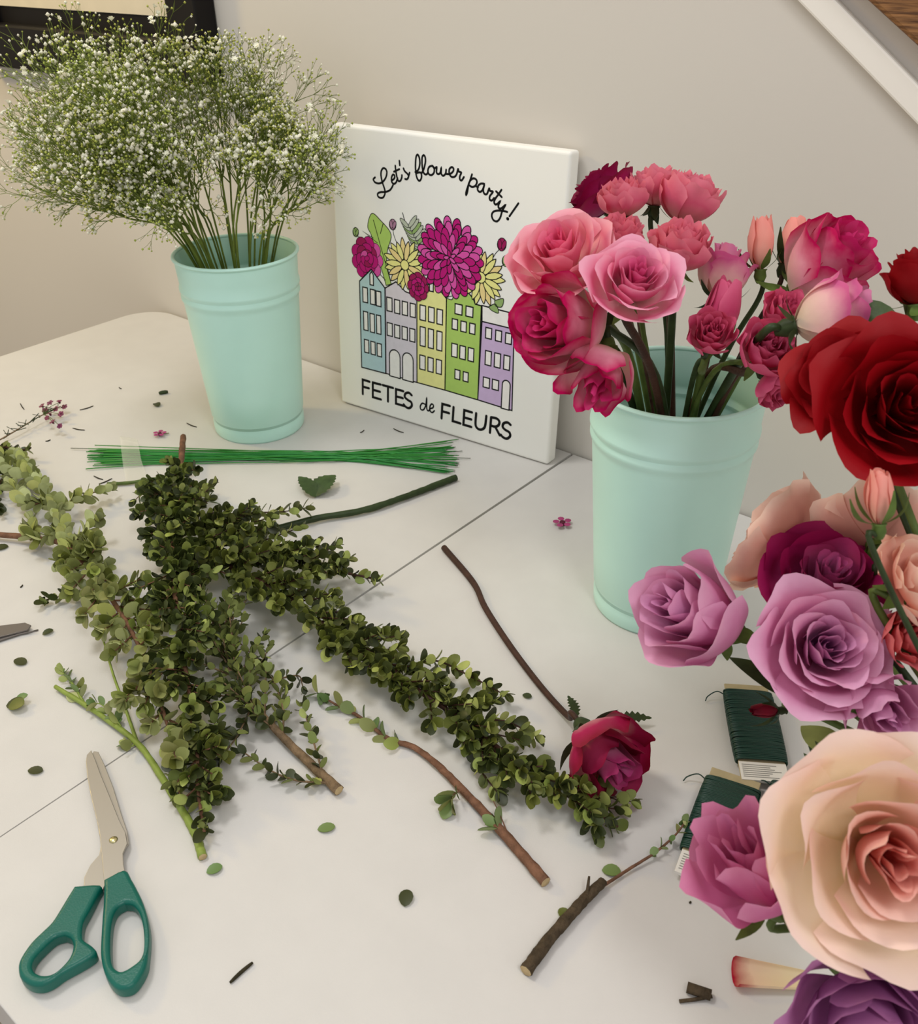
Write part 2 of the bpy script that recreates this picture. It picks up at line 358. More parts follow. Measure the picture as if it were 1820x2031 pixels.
B1 = V((-0.3544, -0.1799, T)); B2 = V((0.2171, -0.1911, T))
bucket(B1.x, B1.y, "mint green metal bucket holding white baby's breath")
bucket(B2.x, B2.y, 'mint green metal bucket full of pink roses')
# short vase of the mixed arrangement, beyond the edge of the picture
VA = V((0.575, -0.385, T))
vr = empty('low_vase', VA, 'short mint tin vase under the mixed rose arrangement', 'vase')
mb = MB(); lathe(mb, [(0.001, 0.003), (0.036, 0.003), (0.037, 0), (0.04, 0.001), (0.046, 0.098), (0.047, 0.1), (0.0445, 0.099), (0.0385, 0.006), (0.001, 0.006)], VA, 48); mb.build('body', M['mint'], vr)
mb = MB(); lathe(mb, [(0.0465 + 0.0016 * math.cos(k * math.pi / 4), 0.0995 + 0.0016 * math.sin(k * math.pi / 4)) for k in range(9)], VA, 48); mb.build('rolled_rim', M['mint'], vr)

# ---------------------------------------------------------------- canvas sign
bl, br = tab(653, 791), tab(1081, 924); tl, tr = wallp(682, 252, -0.050), wallp(1138, 308, -0.0205)
ex = ((br - bl) + (tr - tl)).normalized(); ey = ((tl - bl) + (tr - br)); ey = (ey - ex * ey.dot(ex)).normalized(); ez = ex.cross(ey)
CW = ((br - bl).length + (tr - tl).length) / 2; CH = ((tl - bl).length + (tr - br).length) / 2
cc = (bl + br + tl + tr) / 4; o0 = cc - ex * CW / 2 - ey * CH / 2; CD = 0.019
o0.z = T + CD * abs(ez.z) * 0 + max(0, 0.0) + 0.0005 + max(0, ez.z) * CD
cv = bpy.data.objects.new('canvas_sign', None); COL.objects.link(cv); cv.empty_display_size = 0.02
tag(cv, 'square white canvas print with row houses and flowers leaning on the wall', 'canvas print')
cv.matrix_world = Matrix(((ex.x, ey.x, ez.x, o0.x), (ex.y, ey.y, ez.y, o0.y), (ex.z, ey.z, ez.z, o0.z), (0, 0, 0, 1)))
Z0 = V((0, 0, 0))
mb = MB(); box(mb, (0, 0, -CD), (CW, CH, 0)); o = mb.build('stretched_canvas', M['canvas'], cv, smooth=False, origin=Z0); bevel(o, 0.0035, 4)
# plane map: picture coordinates of the four corners -> canvas coordinates
def homography(src, dst):
    A = []
    for (x, y), (u, v) in zip(src, dst):
        A.append([x, y, 1, 0, 0, 0, -u * x, -u * y, u]); A.append([0, 0, 0, x, y, 1, -v * x, -v * y, v])
    n = 8
    for i in range(n):
        p = max(range(i, n), key=lambda r: abs(A[r][i])); A[i], A[p] = A[p], A[i]
        for r in range(n):
            if r != i:
                k = A[r][i] / A[i][i]; A[r] = [a - k * b for a, b in zip(A[r], A[i])]
    return [A[i][8] / A[i][i] for i in range(n)] + [1]
HM = homography([(120, 62), (1425, 222), (1262, 1985), (38, 1605)], [(0, CH), (CW, CH), (CW, 0), (0, 0)])
def hm(x, y):
    d = HM[6] * x + HM[7] * y + 1; return ((HM[0] * x + HM[1] * y + HM[2]) / d, (HM[3] * x + HM[4] * y + HM[5]) / d)
class Print(MB):
    zl = 0.0001
    def __init__(s, z=0.0001): super().__init__(); s.mats = []; Print.zl = z
    def mi(s, m):
        if m not in s.mats: s.mats.append(m)
        return s.mats.index(m)
    def poly(s, pts, m): s.add([(x, y, Print.zl) for x, y in pts], [tuple(range(len(pts)))], s.mi(M[m])); Print.zl += 1.5e-6
    def line(s, pts, wd, closed=False, m='ink'):
        P = [V((x, y, 0)) for x, y in pts]
        n = len(P); vs = []; fs = []
        for i in range(n):
            a = P[(i - 1) % n] if closed or i > 0 else P[i]; b = P[(i + 1) % n] if closed or i < n - 1 else P[i]
            d1 = (P[i] - a); d2 = (b - P[i]); d1 = d1.normalized() if d1.length > 1e-9 else d2.normalized(); d2 = d2.normalized() if d2.length > 1e-9 else d1
            t = (d1 + d2); t = t.normalized() if t.length > 1e-6 else d1
            nn = V((-t.y, t.x, 0)); c = max(0.5, t.dot(d1)); q = nn * (wd / 2 / c)
            vs += [(P[i].x + q.x, P[i].y + q.y, Print.zl), (P[i].x - q.x, P[i].y - q.y, Print.zl)]
        for i in range(n - (0 if closed else 1)):
            j = (i + 1) % n; fs.append((2 * i, 2 * i + 1, 2 * j + 1, 2 * j))
        s.add(vs, fs, s.mi(M[m])); Print.zl += 1.5e-6
        if not closed:
            for e in (P[0], P[-1]):
                k = 8; s.add([(e.x + wd / 2 * math.cos(2 * math.pi * i / k), e.y + wd / 2 * math.sin(2 * math.pi * i / k), Print.zl) for i in range(k)], [tuple(range(k))], s.mi(M[m]))
            Print.zl += 1.0e-6
    def shape(s, pts, m, wd=0.0011): s.poly(pts, m); s.line(pts, wd, True)
    def done(s, name): return s.build(name, s.mats, cv, smooth=False, origin=Z0)
def sm(pts, n=5):
    return [(p.x, p.y) for p in cat_rom([(x, y, 0) for x, y in pts], n)]
LW = 0.0016
def win(pr, cx, cy, wpx, hpx, top=None, fill='white'):
    x, y = hm(cx, cy); x1, _ = hm(cx + wpx / 2, cy + wpx * .13); _, y1 = hm(cx, cy - hpx / 2); a = x1 - x; b = y1 - y
    pts = [(x - a, y - b), (x + a, y - b)]
    if top == 'arch': pts += [(x + a * math.cos(t * math.pi / 8), y + b - a + a * math.sin(t * math.pi / 8)) for t in range(9)]
    elif top == 'point': pts += [(x + a, y + b * .55), (x, y + b), (x - a, y + b * .55)]
    else: pts += [(x + a, y + b), (x - a, y + b)]
    pr.shape(pts, fill, LW)
houses = [
 ('blue', [(182, 1395), (322, 1432), (355, 940), (285, 835), (212, 900)], [[(238, 978, 27, 85), (281, 990, 27, 85), (314, 1000, 27, 85)], [(229, 1126, 25, 108), (266, 1138, 25, 108), (303, 1147, 25, 108)], [(222, 1272, 25, 76), (259, 1283, 25, 76), (295, 1294, 25, 76)]], [(283, 885, 20, 76, 'point')]),
 ('lilac', [(322, 1432), (503, 1485), (535, 985), (470, 960), (420, 905), (355, 940)], [[(373, 1032, 30, 78), (417, 1045, 30, 78), (461, 1055, 30, 78), (506, 1066, 30, 78)], [(364, 1175, 30, 75), (407, 1187, 30, 75), (450, 1197, 30, 75), (494, 1208, 30, 75)]], [(379, 1374, 62, 164, 'arch'), (455, 1394, 62, 168, 'arch')]),
 ('yellow', [(503, 1485), (666, 1530), (705, 1000), (628, 898), (535, 985)], [[(563, 1080, 32, 86), (612, 1091, 32, 86), (660, 1103, 32, 86)], [(554, 1216, 30, 112), (601, 1228, 30, 112), (650, 1241, 30, 112)], [(543, 1367, 31, 84), (590, 1380, 31, 84), (638, 1392, 31, 84)]], [(622, 930, 22, 58, 'point')]),
 ('green', [(666, 1530), (858, 1587), (903, 1040), (868, 1030), (858, 1000), (835, 970), (812, 950), (785, 960), (760, 985), (730, 992), (705, 998)], [[(771, 1060, 40, 58), (833, 1073, 40, 58)], [(745, 1145, 31, 60), (795, 1158, 31, 60), (845, 1170, 31, 60)], [(735, 1295, 32, 78), (782, 1308, 32, 78), (830, 1320, 32, 78)], [(745, 1437, 29, 56), (793, 1450, 29, 56)]], []),
 ('lavender', [(858, 1587), (1058, 1650), (1086, 1172), (903, 1128)], [[(938, 1196, 34, 62), (995, 1211, 34, 62), (1052, 1226, 34, 62)], [(930, 1340, 34, 84), (983, 1353, 34, 84), (1037, 1366, 34, 84)], [(913, 1484, 36, 60), (966, 1497, 36, 60)]], [(1025, 1556, 46, 176, 'arch')])]
for colr, outl, rows, special in houses:
    pr = Print(0.0006 if colr == 'blue' else 0.0001)
    if colr == 'lavender': pr.shape([hm(*q) for q in [(903, 1128), (1086, 1172), (1091, 1085), (907, 1038)]], 'white', LW)
    pr.shape([hm(*q) for q in outl], colr, 0.0016)
    for r in rows:
        for q in r: win(pr, *q)
    for q in special: win(pr, *q)
    pr.done('house_print')
rg = random.Random(5)
def ell(cx, cy, a, b, rot, n=14, tip=0.0):
    pts = []
    for i in range(n):
        t = 2 * math.pi * i / n; x = a * math.cos(t); y = b * math.sin(t)
        if tip: y *= (1 - tip * max(0, math.cos(t)) ** 2)
        pts.append((cx + x * math.cos(rot) - y * math.sin(rot), cy + x * math.sin(rot) + y * math.cos(rot)))
    return pts
def daisy(name, cxp, cyp, R, mats, rings, cen, cenr, tip, z=0.0003):
    pr = Print(z); cx, cy = hm(cxp, cyp)
    for k, (n, r0, ln, wd) in enumerate(rings):
        for i in range(n):
            a = 2 * math.pi * (i + .5 * (k % 2)) / n + rg.uniform(-.06, .06); rr = R * r0
            pr.shape(ell(cx + rr * math.cos(a), cy + rr * math.sin(a), R * ln * rg.uniform(.92, 1.06), R * wd, a, 14, tip), mats[(i + k) % len(mats)] if rg.random() < .75 else mats[0], 0.0011)
    if cen: pr.shape(ell(cx, cy, cenr * R, cenr * R, 0), cen, 0.001)
    pr.done(name)
# leaf, fern, buds behind the blooms
pr = Print(0.0002)
pr.shape([hm(*q) for q in sm([(362, 925), (340, 820), (318, 740), (300, 650), (283, 600), (312, 532), (360, 572), (412, 645), (385, 730), (376, 800), (392, 918)])], 'green', 0.001)
pr.line([hm(*q) for q in [(318, 568), (350, 720), (392, 915)]], 0.001)
for q in ([(352, 640), (372, 585)], [(330, 690), (250, 625), (310, 665)], [(345, 800), (300, 740)], [(360, 895), (320, 850)]): pr.line([hm(*k) for k in q], 0.001)
pr.done('leaf_print'); pr = Print(0.00022)
pr.line([hm(*q) for q in sm([(590, 770), (550, 680), (500, 585), (485, 530)])], 0.001)
for i in range(9):
    t = i / 9; sx, sy = lerp(585, 505, t), lerp(750, 590, t)
    for s_ in (-1, 1):
        a, b = hm(sx, sy), hm(sx + s_ * (55 - 18 * t) + (10 if s_ > 0 else -6), sy - 62 + 14 * (s_ < 0)); dx, dy = b[0] - a[0], b[1] - a[1]
        pr.shape(ell((a[0] + b[0]) / 2, (a[1] + b[1]) / 2, math.hypot(dx, dy) / 2, 0.0026, math.atan2(dy, dx)), 'ferngrey' if i % 3 else 'sage', 0.0007)
pr.done('fern_print')
for (bx, by, sx, sy, m_, rr) in ((212, 632, 262, 680, 'sage', .0055), (425, 592, 440, 690, 'mauve', .0062), (1032, 702, 972, 790, 'berry', .007), (1052, 792, 990, 850, 'sage', .006)):
    pr = Print(0.00022); pr.line([hm(*q) for q in sm([(bx, by + 15), ((bx + sx) / 2 - 6, (by + sy) / 2 + 4), (sx, sy)])], 0.0008)
    x, y = hm(bx, by); pr.shape(ell(x, y, rr, rr * .8, 1.4), m_, 0.0009); pr.shape(ell(x - rr * .35, y, rr * .75, rr * .35, 1.7), m_, 0.0007); pr.shape(ell(x + rr * .4, y, rr * .75, rr * .35, 1.2), m_, 0.0007); pr.done('bud_print')
for q in ([(560, 870), (600, 850), (612, 890), (570, 895)], [(945, 1045), (985, 1030), (1000, 1080), (960, 1065)], [(980, 1010), (1030, 1000), (1020, 1045), (985, 1040)], [(700, 995), (740, 985), (735, 1005)]):
    pr = Print(0.0002); pr.shape([hm(*k) for k in sm(q + q[:1])][:-1], 'sage' if q[0][0] > 900 else 'white', 0.001); pr.done('leaf_print')
pr = Print(0.0003); cx, cy = hm(265, 775)
for k, (n, r0, ln, wd) in enumerate(((9, .016, .0085, .0085), (7, .010, .008, .007), (5, .005, .007, .005), (1, 0, .004, .003))):
    for i in range(n):
        a = 2 * math.pi * i / n + k * .7; pr.shape(ell(cx + r0 * math.cos(a), cy + r0 * 1.12 * math.sin(a), ln, wd, a + 1.57), rg.choice(['mag1', 'mag1', 'mag2', 'berry']), 0.0007)
pr.done('flower_print')
daisy('flower_print', 478, 812, 0.030, ['yel1', 'yel2'], ((11, .62, .40, .13), (11, .55, .38, .125)), 'yel1', 0.2, 0.5)
daisy('flower_print', 908, 882, 0.031, ['yel1', 'yel2'], ((11, .62, .40, .13), (11, .55, .38, .125)), 'yel1', 0.2, 0.5)
daisy('flower_print', 738, 775, 0.0455, ['mag1', 'mag2'], ((19, .83, .17, .115), (17, .70, .2, .115), (14, .54, .22, .11), (11, .38, .22, .095), (8, .22, .18, .075), (5, .09, .11, .05)), None, 0, 0, 0.00038)
pr = Print(0.0006); cx, cy = hm(547, 932)
for k, (n, r0, ln, wd) in enumerate(((8, .0105, .006, .005), (6, .006, .005, .004), (4, .0025, .003, .0025))):
    for i in range(n):
        a = 2 * math.pi * i / n + k * .5; pr.shape(ell(cx + r0 * math.cos(a), cy + r0 * 1.15 * math.sin(a), ln, wd, a + 1.57), ['berry', 'mag1', 'berry'][k], 0.0008)
pr.done('flower_print')
# lettering: strokes
def z7(x, y): return hm((740 + x / 5.6875 - 640) * 2.861, (290 + y / 5.6875 - 230) * 2.861)
SCRIPT = {'let_s': [
 [(118, 340), (97, 360), (112, 390), (150, 403), (195, 390), (235, 345), (252, 290), (240, 254), (212, 248), (190, 280), (185, 330), (196, 400), (213, 460), (215, 505), (195, 545), (165, 555), (135, 538), (135, 508), (170, 494), (220, 492), (270, 475), (300, 440), (314, 412)],
 [(302, 374), (330, 352), (335, 325), (318, 313), (301, 340), (298, 385), (318, 408), (345, 395), (366, 350)],
 [(350, 222), (352, 280), (360, 340), (374, 380), (396, 376), (412, 345), (416, 320)], [(330, 284), (392, 258)], [(398, 172), (400, 218)],
 [(438, 250), (450, 280), (480, 310), (488, 335), (470, 362), (448, 360)], [(488, 335), (502, 295)]],
 'flower': [
 [(565, 290), (600, 265), (620, 210), (620, 150), (605, 113), (586, 130), (575, 190), (570, 260), (575, 330), (590, 370), (610, 378), (630, 345), (628, 300), (600, 294), (575, 302)],
 [(635, 300), (660, 260), (682, 190), (683, 140), (668, 118), (650, 140), (645, 200), (648, 270), (665, 310), (690, 312), (705, 290)],
 [(760, 228), (725, 235), (705, 270), (712, 310), (740, 322), (768, 300), (775, 260), (760, 230), (780, 252), (803, 242), (797, 290), (812, 312), (838, 300), (852, 250), (848, 305), (868, 330), (895, 310), (905, 268)],
 [(905, 312), (945, 312), (980, 285), (985, 255), (965, 243), (940, 265), (938, 310), (960, 342), (995, 340), (1018, 312), (1035, 264), (1042, 288), (1068, 300), (1050, 340), (1052, 372), (1070, 378), (1095, 345)]],
 'party': [
 [(1185, 318), (1165, 370), (1135, 440), (1112, 500), (1110, 530), (1125, 500), (1140, 430), (1160, 385), (1195, 360), (1225, 370), (1235, 400), (1215, 436), (1180, 448), (1150, 430)], [(1215, 436), (1245, 452)],
 [(1310, 415), (1275, 415), (1245, 440), (1240, 480), (1265, 500), (1295, 475), (1315, 425), (1300, 480), (1312, 520), (1340, 520), (1365, 466), (1375, 490), (1405, 500), (1370, 545), (1368, 580), (1390, 590), (1415, 565)],
 [(1500, 480), (1470, 520), (1430, 570), (1415, 605), (1425, 630), (1450, 625), (1480, 600), (1460, 640), (1465, 670), (1495, 670), (1535, 640), (1500, 700), (1475, 770), (1440, 808), (1400, 795), (1383, 750), (1400, 710), (1450, 695), (1510, 700), (1555, 710)],
 [(1440, 495), (1500, 555)], [(1680, 622), (1578, 755)], [(1556, 781), (1559, 783)]]}
for k, strokes in SCRIPT.items():
    pr = Print()
    for s_ in strokes:
        q = [z7(*p) for p in (sm(s_) if len(s_) > 2 else s_)]; pr.line(q, 0.0036 if s_[0] == (1556, 781) else 0.0023)
    pr.done('lettering')
CAPS = {'fetes': [[(220, 1482), (180, 1470), (173, 1557)], [(177, 1512), (213, 1522)],
  [(285, 1499), (239, 1487), (232, 1575), (280, 1589)], [(236, 1531), (278, 1542)], [(297, 1502), (358, 1519)], [(328, 1511), (321, 1601)],
  [(418, 1538), (375, 1526), (368, 1613), (415, 1627)], [(372, 1569), (412, 1580)],
  '~', [(466, 1562), (450, 1547), (430, 1552), (424, 1572), (440, 1590), (460, 1604), (462, 1626), (445, 1640), (426, 1633), (415, 1618)]],
 'de': ['~', [(545, 1618), (527, 1610), (513, 1628), (516, 1648), (532, 1648), (547, 1620), (555, 1578), (551, 1640), (560, 1656), (573, 1642), (588, 1637), (592, 1622), (582, 1614), (570, 1632), (571, 1657), (583, 1666), (596, 1655)]],
 'fleurs': [[(690, 1625), (646, 1613), (636, 1701)], [(641, 1657), (683, 1669)], [(712, 1632), (702, 1717), (748, 1731)],
  [(820, 1663), (775, 1650), (765, 1738), (812, 1752)], [(770, 1694), (814, 1706)],
  '~', [(845, 1668), (838, 1735), (848, 1760), (868, 1768), (888, 1758), (897, 1735), (905, 1684)],
  [(922, 1786), (933, 1692)], '~', [(933, 1692), (965, 1699), (981, 1717), (975, 1740), (955, 1749), (928, 1742)], [(955, 1749), (980, 1802)],
  '~', [(1047, 1737), (1030, 1723), (1007, 1728), (1000, 1750), (1015, 1768), (1038, 1783), (1042, 1806), (1022, 1822), (999, 1813), (987, 1798)]]}
for k, strokes in CAPS.items():
    pr = Print(); curve = False
    for s_ in strokes:
        if s_ == '~': curve = True; continue
        q = [hm(*p) for p in (sm(s_) if curve else s_)]; curve = False
        pr.line(q, 0.0021 if k == 'de' else 0.0034)
    pr.done('lettering')

# ---------------------------------------------------------------- roses
def petal_mesh(mb, A, fr, R, t, phi, style, rnd, nu=9, nv=8):
    """one petal into mb (attribute lists A); fr = (origin, X, Y, Z) flower frame"""
    o, X, Y, Z = fr
    op = style.get('open', 1.0); ruff = style.get('ruff', 0.04); Hs = style.get('h', 1.0); ptip = style.get('tip', 0.08); curl = style.get('curl', 0.5)
    rt = lerp(0.06, 0.9, t ** 1.1) * op; rb = lerp(0.02, 0.12, t)
    h = (1.05 + 0.10 * math.sin(t * 3.0) - style.get('drop', 0.32) * t ** 1.6) * Hs * rnd.uniform(.95, 1.05)
    wd = lerp(1.75, style.get('wmin', .85), min(1, t * 1.25)) * rnd.uniform(.95, 1.1)
    sd = rnd.uniform(0, 20); tw = rnd.uniform(-.1, .1); cu = curl * lerp(0.12, 1, t) * rnd.uniform(.7, 1.3)
    bend = style.get('bulge', .16) * rnd.uniform(.7, 1.2)
    vs = []; fs = []; pv = []; pt = []
    for j in range(nv):
        v = j / (nv - 1); v = v ** 0.85
        for i in range(nu):
            u = -1 + 2 * i / (nu - 1)
            vv = v * (1 - 0.30 * abs(u) ** 2.6)
            g = 0.42 + 0.58 * vv ** 0.6
            s = max(0, (vv - 0.62) / 0.38)
            r = rb + (rt - rb) * (1 - (1 - vv) ** 1.9) + bend * rt * math.sin(math.pi * vv)
            z = h * vv ** 1.25
            r += cu * s * s * 0.30; z -= cu * s * s * 0.17
            r += t * 0.10 * abs(u) ** 3 * v * (0.4 + curl) + u * 0.055 * (1 if t > .1 else .35)
            r += ptip * t * math.exp(-(u / .28) ** 2) * s * s
            z += ruff * math.sin(4.2 * u + sd) * s + ruff * .6 * math.sin(9 * u + sd * 2) * s
            r += ruff * 0.9 * math.cos(5 * u + sd * 1.3) * s
            a = phi + u * wd * g + tw * v
            vs.append(o + (X * (r * math.cos(a)) + Y * (r * math.sin(a)) + Z * z) * R); pv.append(v); pt.append(max(0.0, min(1, (t - .1) * 2.1)))
    for j in range(nv - 1):
        for i in range(nu - 1): fs.append((j * nu + i, j * nu + i + 1, (j + 1) * nu + i + 1, (j + 1) * nu + i))
    mb.add(vs, fs); A[0] += pv; A[1] += pt
def blade(mb, p0, p1, width, up, n=8, serr=0, arch=0.1, mi=0, tipw=0.0, fold=0.12):
    """pointed leaf from p0 to p1 lying across direction up"""
    p0, p1, up = V(p0), V(p1), V(up); d = p1 - p0; Ln = d.length; d.normalize(); s = d.cross(up).normalized(); nrm = s.cross(d)
    vs = []; fs = []
    for i in range(n + 1):
        t = i / n; wv = width * (math.sin(math.pi * min(1, t ** 0.8)) ** 0.8) if 0 < t < 1 else 0.0004
        if serr and 0 < i < n: wv *= (1 + serr * (1 if i % 2 else -1))
        c = p0 + d * (Ln * t) + nrm * (arch * Ln * math.sin(math.pi * t))
        vs += [c - s * wv + nrm * fold * wv, c, c + s * wv + nrm * fold * wv]
    for i in range(n):
        a = i * 3; fs += [(a, a + 1, a + 4, a + 3), (a + 1, a + 2, a + 5, a + 4)]
    mb.add(vs, fs, mi)
STY = dict(
 open=dict(n=(2, 3, 4, 5, 6, 7), ts=(.03, .1, .22, .43, .69, 1.0), open=1.0, h=.95, curl=.6, drop=.42, refl=1),
 classic=dict(n=(3, 4, 5, 5, 5, 5), ts=(.05, .17, .34, .54, .76, 1.0), open=.98, h=.95, curl=.7, drop=.36, tip=.14, refl=1, wmin=.92),
 cup=dict(n=(3, 4, 4, 5, 4), ts=(.06, .2, .42, .66, .92), open=.80, h=1.45, curl=.55, drop=.25, bulge=.22, wmin=1.05),
 spray=dict(n=(4, 5, 6, 6, 6), ts=(.08, .26, .46, .7, .95), open=.85, h=1.15, curl=.35, ruff=.09, drop=.2, bulge=.24, refl=.5),
 bud=dict(n=(2, 3, 3, 4), ts=(.05, .16, .28, .42), open=.66, h=1.62, curl=.14, ruff=.035, drop=.05, bulge=1.0, tip=.02, hug=1),
 fallen=dict(n=(3, 4, 4, 5), ts=(.1, .28, .52, .85), open=.98, h=1.2, curl=.45, ruff=.07, drop=.28, tip=.1, bulge=.22),
 loose=dict(n=(2, 3, 4, 4), ts=(.1, .3, .6, .95), open=.85, h=1.35, curl=.5, ruff=.1, drop=.15, tip=.12, bulge=.3),
 flat=dict(n=(3, 4, 5, 6, 6), ts=(.08, .25, .5, .75, 1.0), open=1.1, h=.72, curl=.35, ruff=.07, drop=.3, tip=.04, refl=.6),
)
def rose(name, label, px, py, dep, rpx, axis, scheme, style, dest, seed, group=None, stem_m='stem_g', stem_r=0.0024, sep=1.0, sepm='sepal', leaves=(), via=None, neck=None, nu=13, nv=11, shift=0.45, cat='rose', pos=None):
    rnd = random.Random(seed); st = STY[style]; R = rpx * dep / FL; Z = cdir(*axis)
    c = pos if pos is not None else at(px, py, dep); base = c - Z * (R * st['h'] * shift)
    X = Z.orthogonal().normalized(); a0 = rnd.uniform(0, 6.28); Y = Z.cross(X); X, Y = X * math.cos(a0) + Y * math.sin(a0), Y * math.cos(a0) - X * math.sin(a0)
    foot = dest[-1]
    root = empty(name, foot, label, cat, group)
    ph = 0
    for n, t in zip(st['n'], st['ts']):
        ph += 0.9
        for k in range(n):
            mb = MB(); A = [[], []]
            petal_mesh(mb, A, (base, X, Y, Z), R, max(.02, t + rnd.uniform(-.04, .04)), ph + 2 * math.pi * k / n + rnd.uniform(-.12, .12), st, rnd, nu, nv)
            mb.build('petal', PM[scheme], root, attrs={'pv': A[0], 'pt': A[1]})
    # calyx
    mb = MB(); q = R * 0.19 + 0.0012
    lathe(mb, [(stem_r * 1.05, -q * 2.0), (q * .62, -q * 1.7), (q * .9, -q * 1.0), (q * .78, -q * .3), (q * 1.0, 0.0), (q * .8, -q * .05), (0.0003, -q * .1)], base, 12, 0, Z)
    cal = mb.build('calyx', M[sepm], root)
    for k in range(5):
        a = 2 * math.pi * k / 5 + .3; d = X * math.cos(a) + Y * math.sin(a); L_ = R * rnd.uniform(.75, 1.05) * sep
        dirn = (d * rnd.uniform(.8, 1.1) + Z * (rnd.uniform(-1.1, -.5) if st.get('refl') else rnd.uniform(.5, 1.6) if st.get('hug') else rnd.uniform(-.5, .6))).normalized(); L_ *= .75 if st.get('refl') else 1
        mb = MB(); blade(mb, base + d * q * .7, base + dirn * L_, R * .10 + .0008, Z, 7, 0, rnd.uniform(-.05, -.2)); mb.build('sepal', M[sepm], cal, origin=foot)
    # stem
    pts = [base - Z * q * 1.2, base - Z * (neck or max(0.02, R * 0.7))] + ([at(*via)] if via else []) + list(dest)
    mb = MB(); tube(mb, cat_rom(pts, 7), lambda t: stem_r * lerp(.85, 1.2, t), 8); mb.build('stem', M[stem_m], root)
    for (x0, y0, d0, x1, y1, d1, wd, m_, serr) in leaves:
        mb = MB(); p0, p1 = at(x0, y0, d0), at(x1, y1, d1); blade(mb, p0, p1, wd, cdir(0.2, .5, .8), 14 if serr else 9, serr, .08); mb.build('leaf', M[m_], root)
    return root
def in_bucket(px, py, dep, ctr, rt, h, depthin, seed):
    rnd = random.Random(seed); f = at(px, py, dep); d = V((f.x - ctr.x, f.y - ctr.y, 0)); k = min(1, d.length / 0.10); d = d.normalized() if d.length > 1e-4 else V((1, 0, 0))
    rim = V((ctr.x, ctr.y, T + h + 0.008)) + d * rt * .72 * k + V((rnd.uniform(-.008, .008), rnd.uniform(-.008, .008), 0))
    bot = V((ctr.x, ctr.y, T + depthin)) - d * rt * .35 * k + V((rnd.uniform(-.015, .015), rnd.uniform(-.015, .015), 0))
    return [rim, bot]
PINK = [
 ('wide open light pink rose with deeper pink heart in the bucket', 1112, 508, .640, 104, (-.30, .50, .80), 'lightpink', 'open', {}),
 ('pink rose with dark pink spiral centre and pale ruffled margin', 1258, 562, .600, 92, (.05, .42, .90), 'pinkcentre', 'classic', {}),
 ('large hot pink rose with cream petal backs hanging beside the lavender house print', 1092, 645, .620, 118, (-.70, -.08, .68), 'hotwhite', 'cup', dict(shift=.75)),
 ('drooping hot pink rose with crumpled cream petal bases above the bucket rim', 1192, 735, .630, 80, (-.25, -.75, .45), 'hotwhite', 'loose', dict(sep=.4)),
 ('dark magenta rose with pointed petals behind the top of the bouquet', 1188, 390, .735, 76, (-.55, .6, .1), 'magenta', 'classic', {}),
 ('salmon pink spray rose in front of the dark magenta rose', 1234, 400, .690, 56, (-.15, .8, .35), 'spray', 'spray', {}),
 ('pink spray rose standing highest in the bucket', 1300, 378, .715, 56, (.05, .9, .25), 'spray', 'spray', {}),
 ('broad ruffled pink spray rose with browned tip at the top of the bouquet', 1362, 402, .690, 74, (.25, .8, .35), 'spray', 'spray', {}),
 ('small pink spray rose tucked behind the light pink rose', 1228, 470, .675, 54, (-.05, .7, .55), 'spray', 'spray', {}),
 ('faded pink spray rose with creased outer petals in the middle of the bouquet', 1348, 498, .650, 72, (.0, .75, .55), 'spray', 'spray', {}),
 ('tall half open pink rose with pale petal backs behind the small pink bud', 1436, 535, .670, 68, (.15, .92, .2), 'palepink', 'cup', dict(shift=.6)),
 ('small closed pink spray rose on a short stem below the half open rose', 1436, 592, .640, 68, (.2, .85, .3), 'sprayhot', 'bud', dict(shift=.8)),
 ('deep pink spray rose facing out over the bucket rim', 1410, 665, .620, 54, (-.1, .3, .9), 'sprayhot', 'spray', {}),
 ('deep pink ruffled spray rose beside the red roses', 1516, 695, .605, 66, (.1, .3, .9), 'sprayhot', 'spray', {}),
 ('pink spray rose hanging below the others at the bucket rim', 1536, 764, .615, 52, (.35, -.55, .55), 'sprayhot', 'spray', dict(sep=.5)),
 ('pale salmon rosebud with green sepals on a tall thin stem', 1511, 450, .670, 56, (-.02, .97, .2), 'budpink', 'bud', dict(shift=.9, sep=1.3)),
 ('pale pink rosebud half wrapped in green sepals', 1577, 450, .680, 52, (.25, .93, .1), 'budpink', 'bud', dict(shift=.9, sep=1.7)),
 ('tall hot pink rose with a pale pink side standing against the wall', 1664, 498, .640, 112, (.45, .50, .72), 'hotwhite', 'cup', dict(shift=.75)),
 ('pale pink rose lying sideways with ruffled pink margin and green sepal', 1688, 614, .570, 92, (.90, .22, .30), 'palepink', 'cup', dict(shift=.8)),
 ('small pink spray rose between the hot pink and deep pink roses', 1556, 622, .625, 54, (.1, .5, .8), 'sprayhot', 'spray', {})]
for i, (lab, px, py, dep, rpx, ax, sch, sty, kw) in enumerate(PINK):
    rose('pink_rose' if sty != 'bud' else 'rosebud', lab, px, py, dep, rpx, ax, sch, sty, in_bucket(px, py, dep, B2, RT, BH, 0.012, 100 + i), 40 + i, stem_m=('stem_dk', 'stem_br', 'stem_g')[i % 3], stem_r=0.0029 if rpx > 60 else 0.0020, sepm='sepal' if i % 2 else 'sepal_dk', **kw)

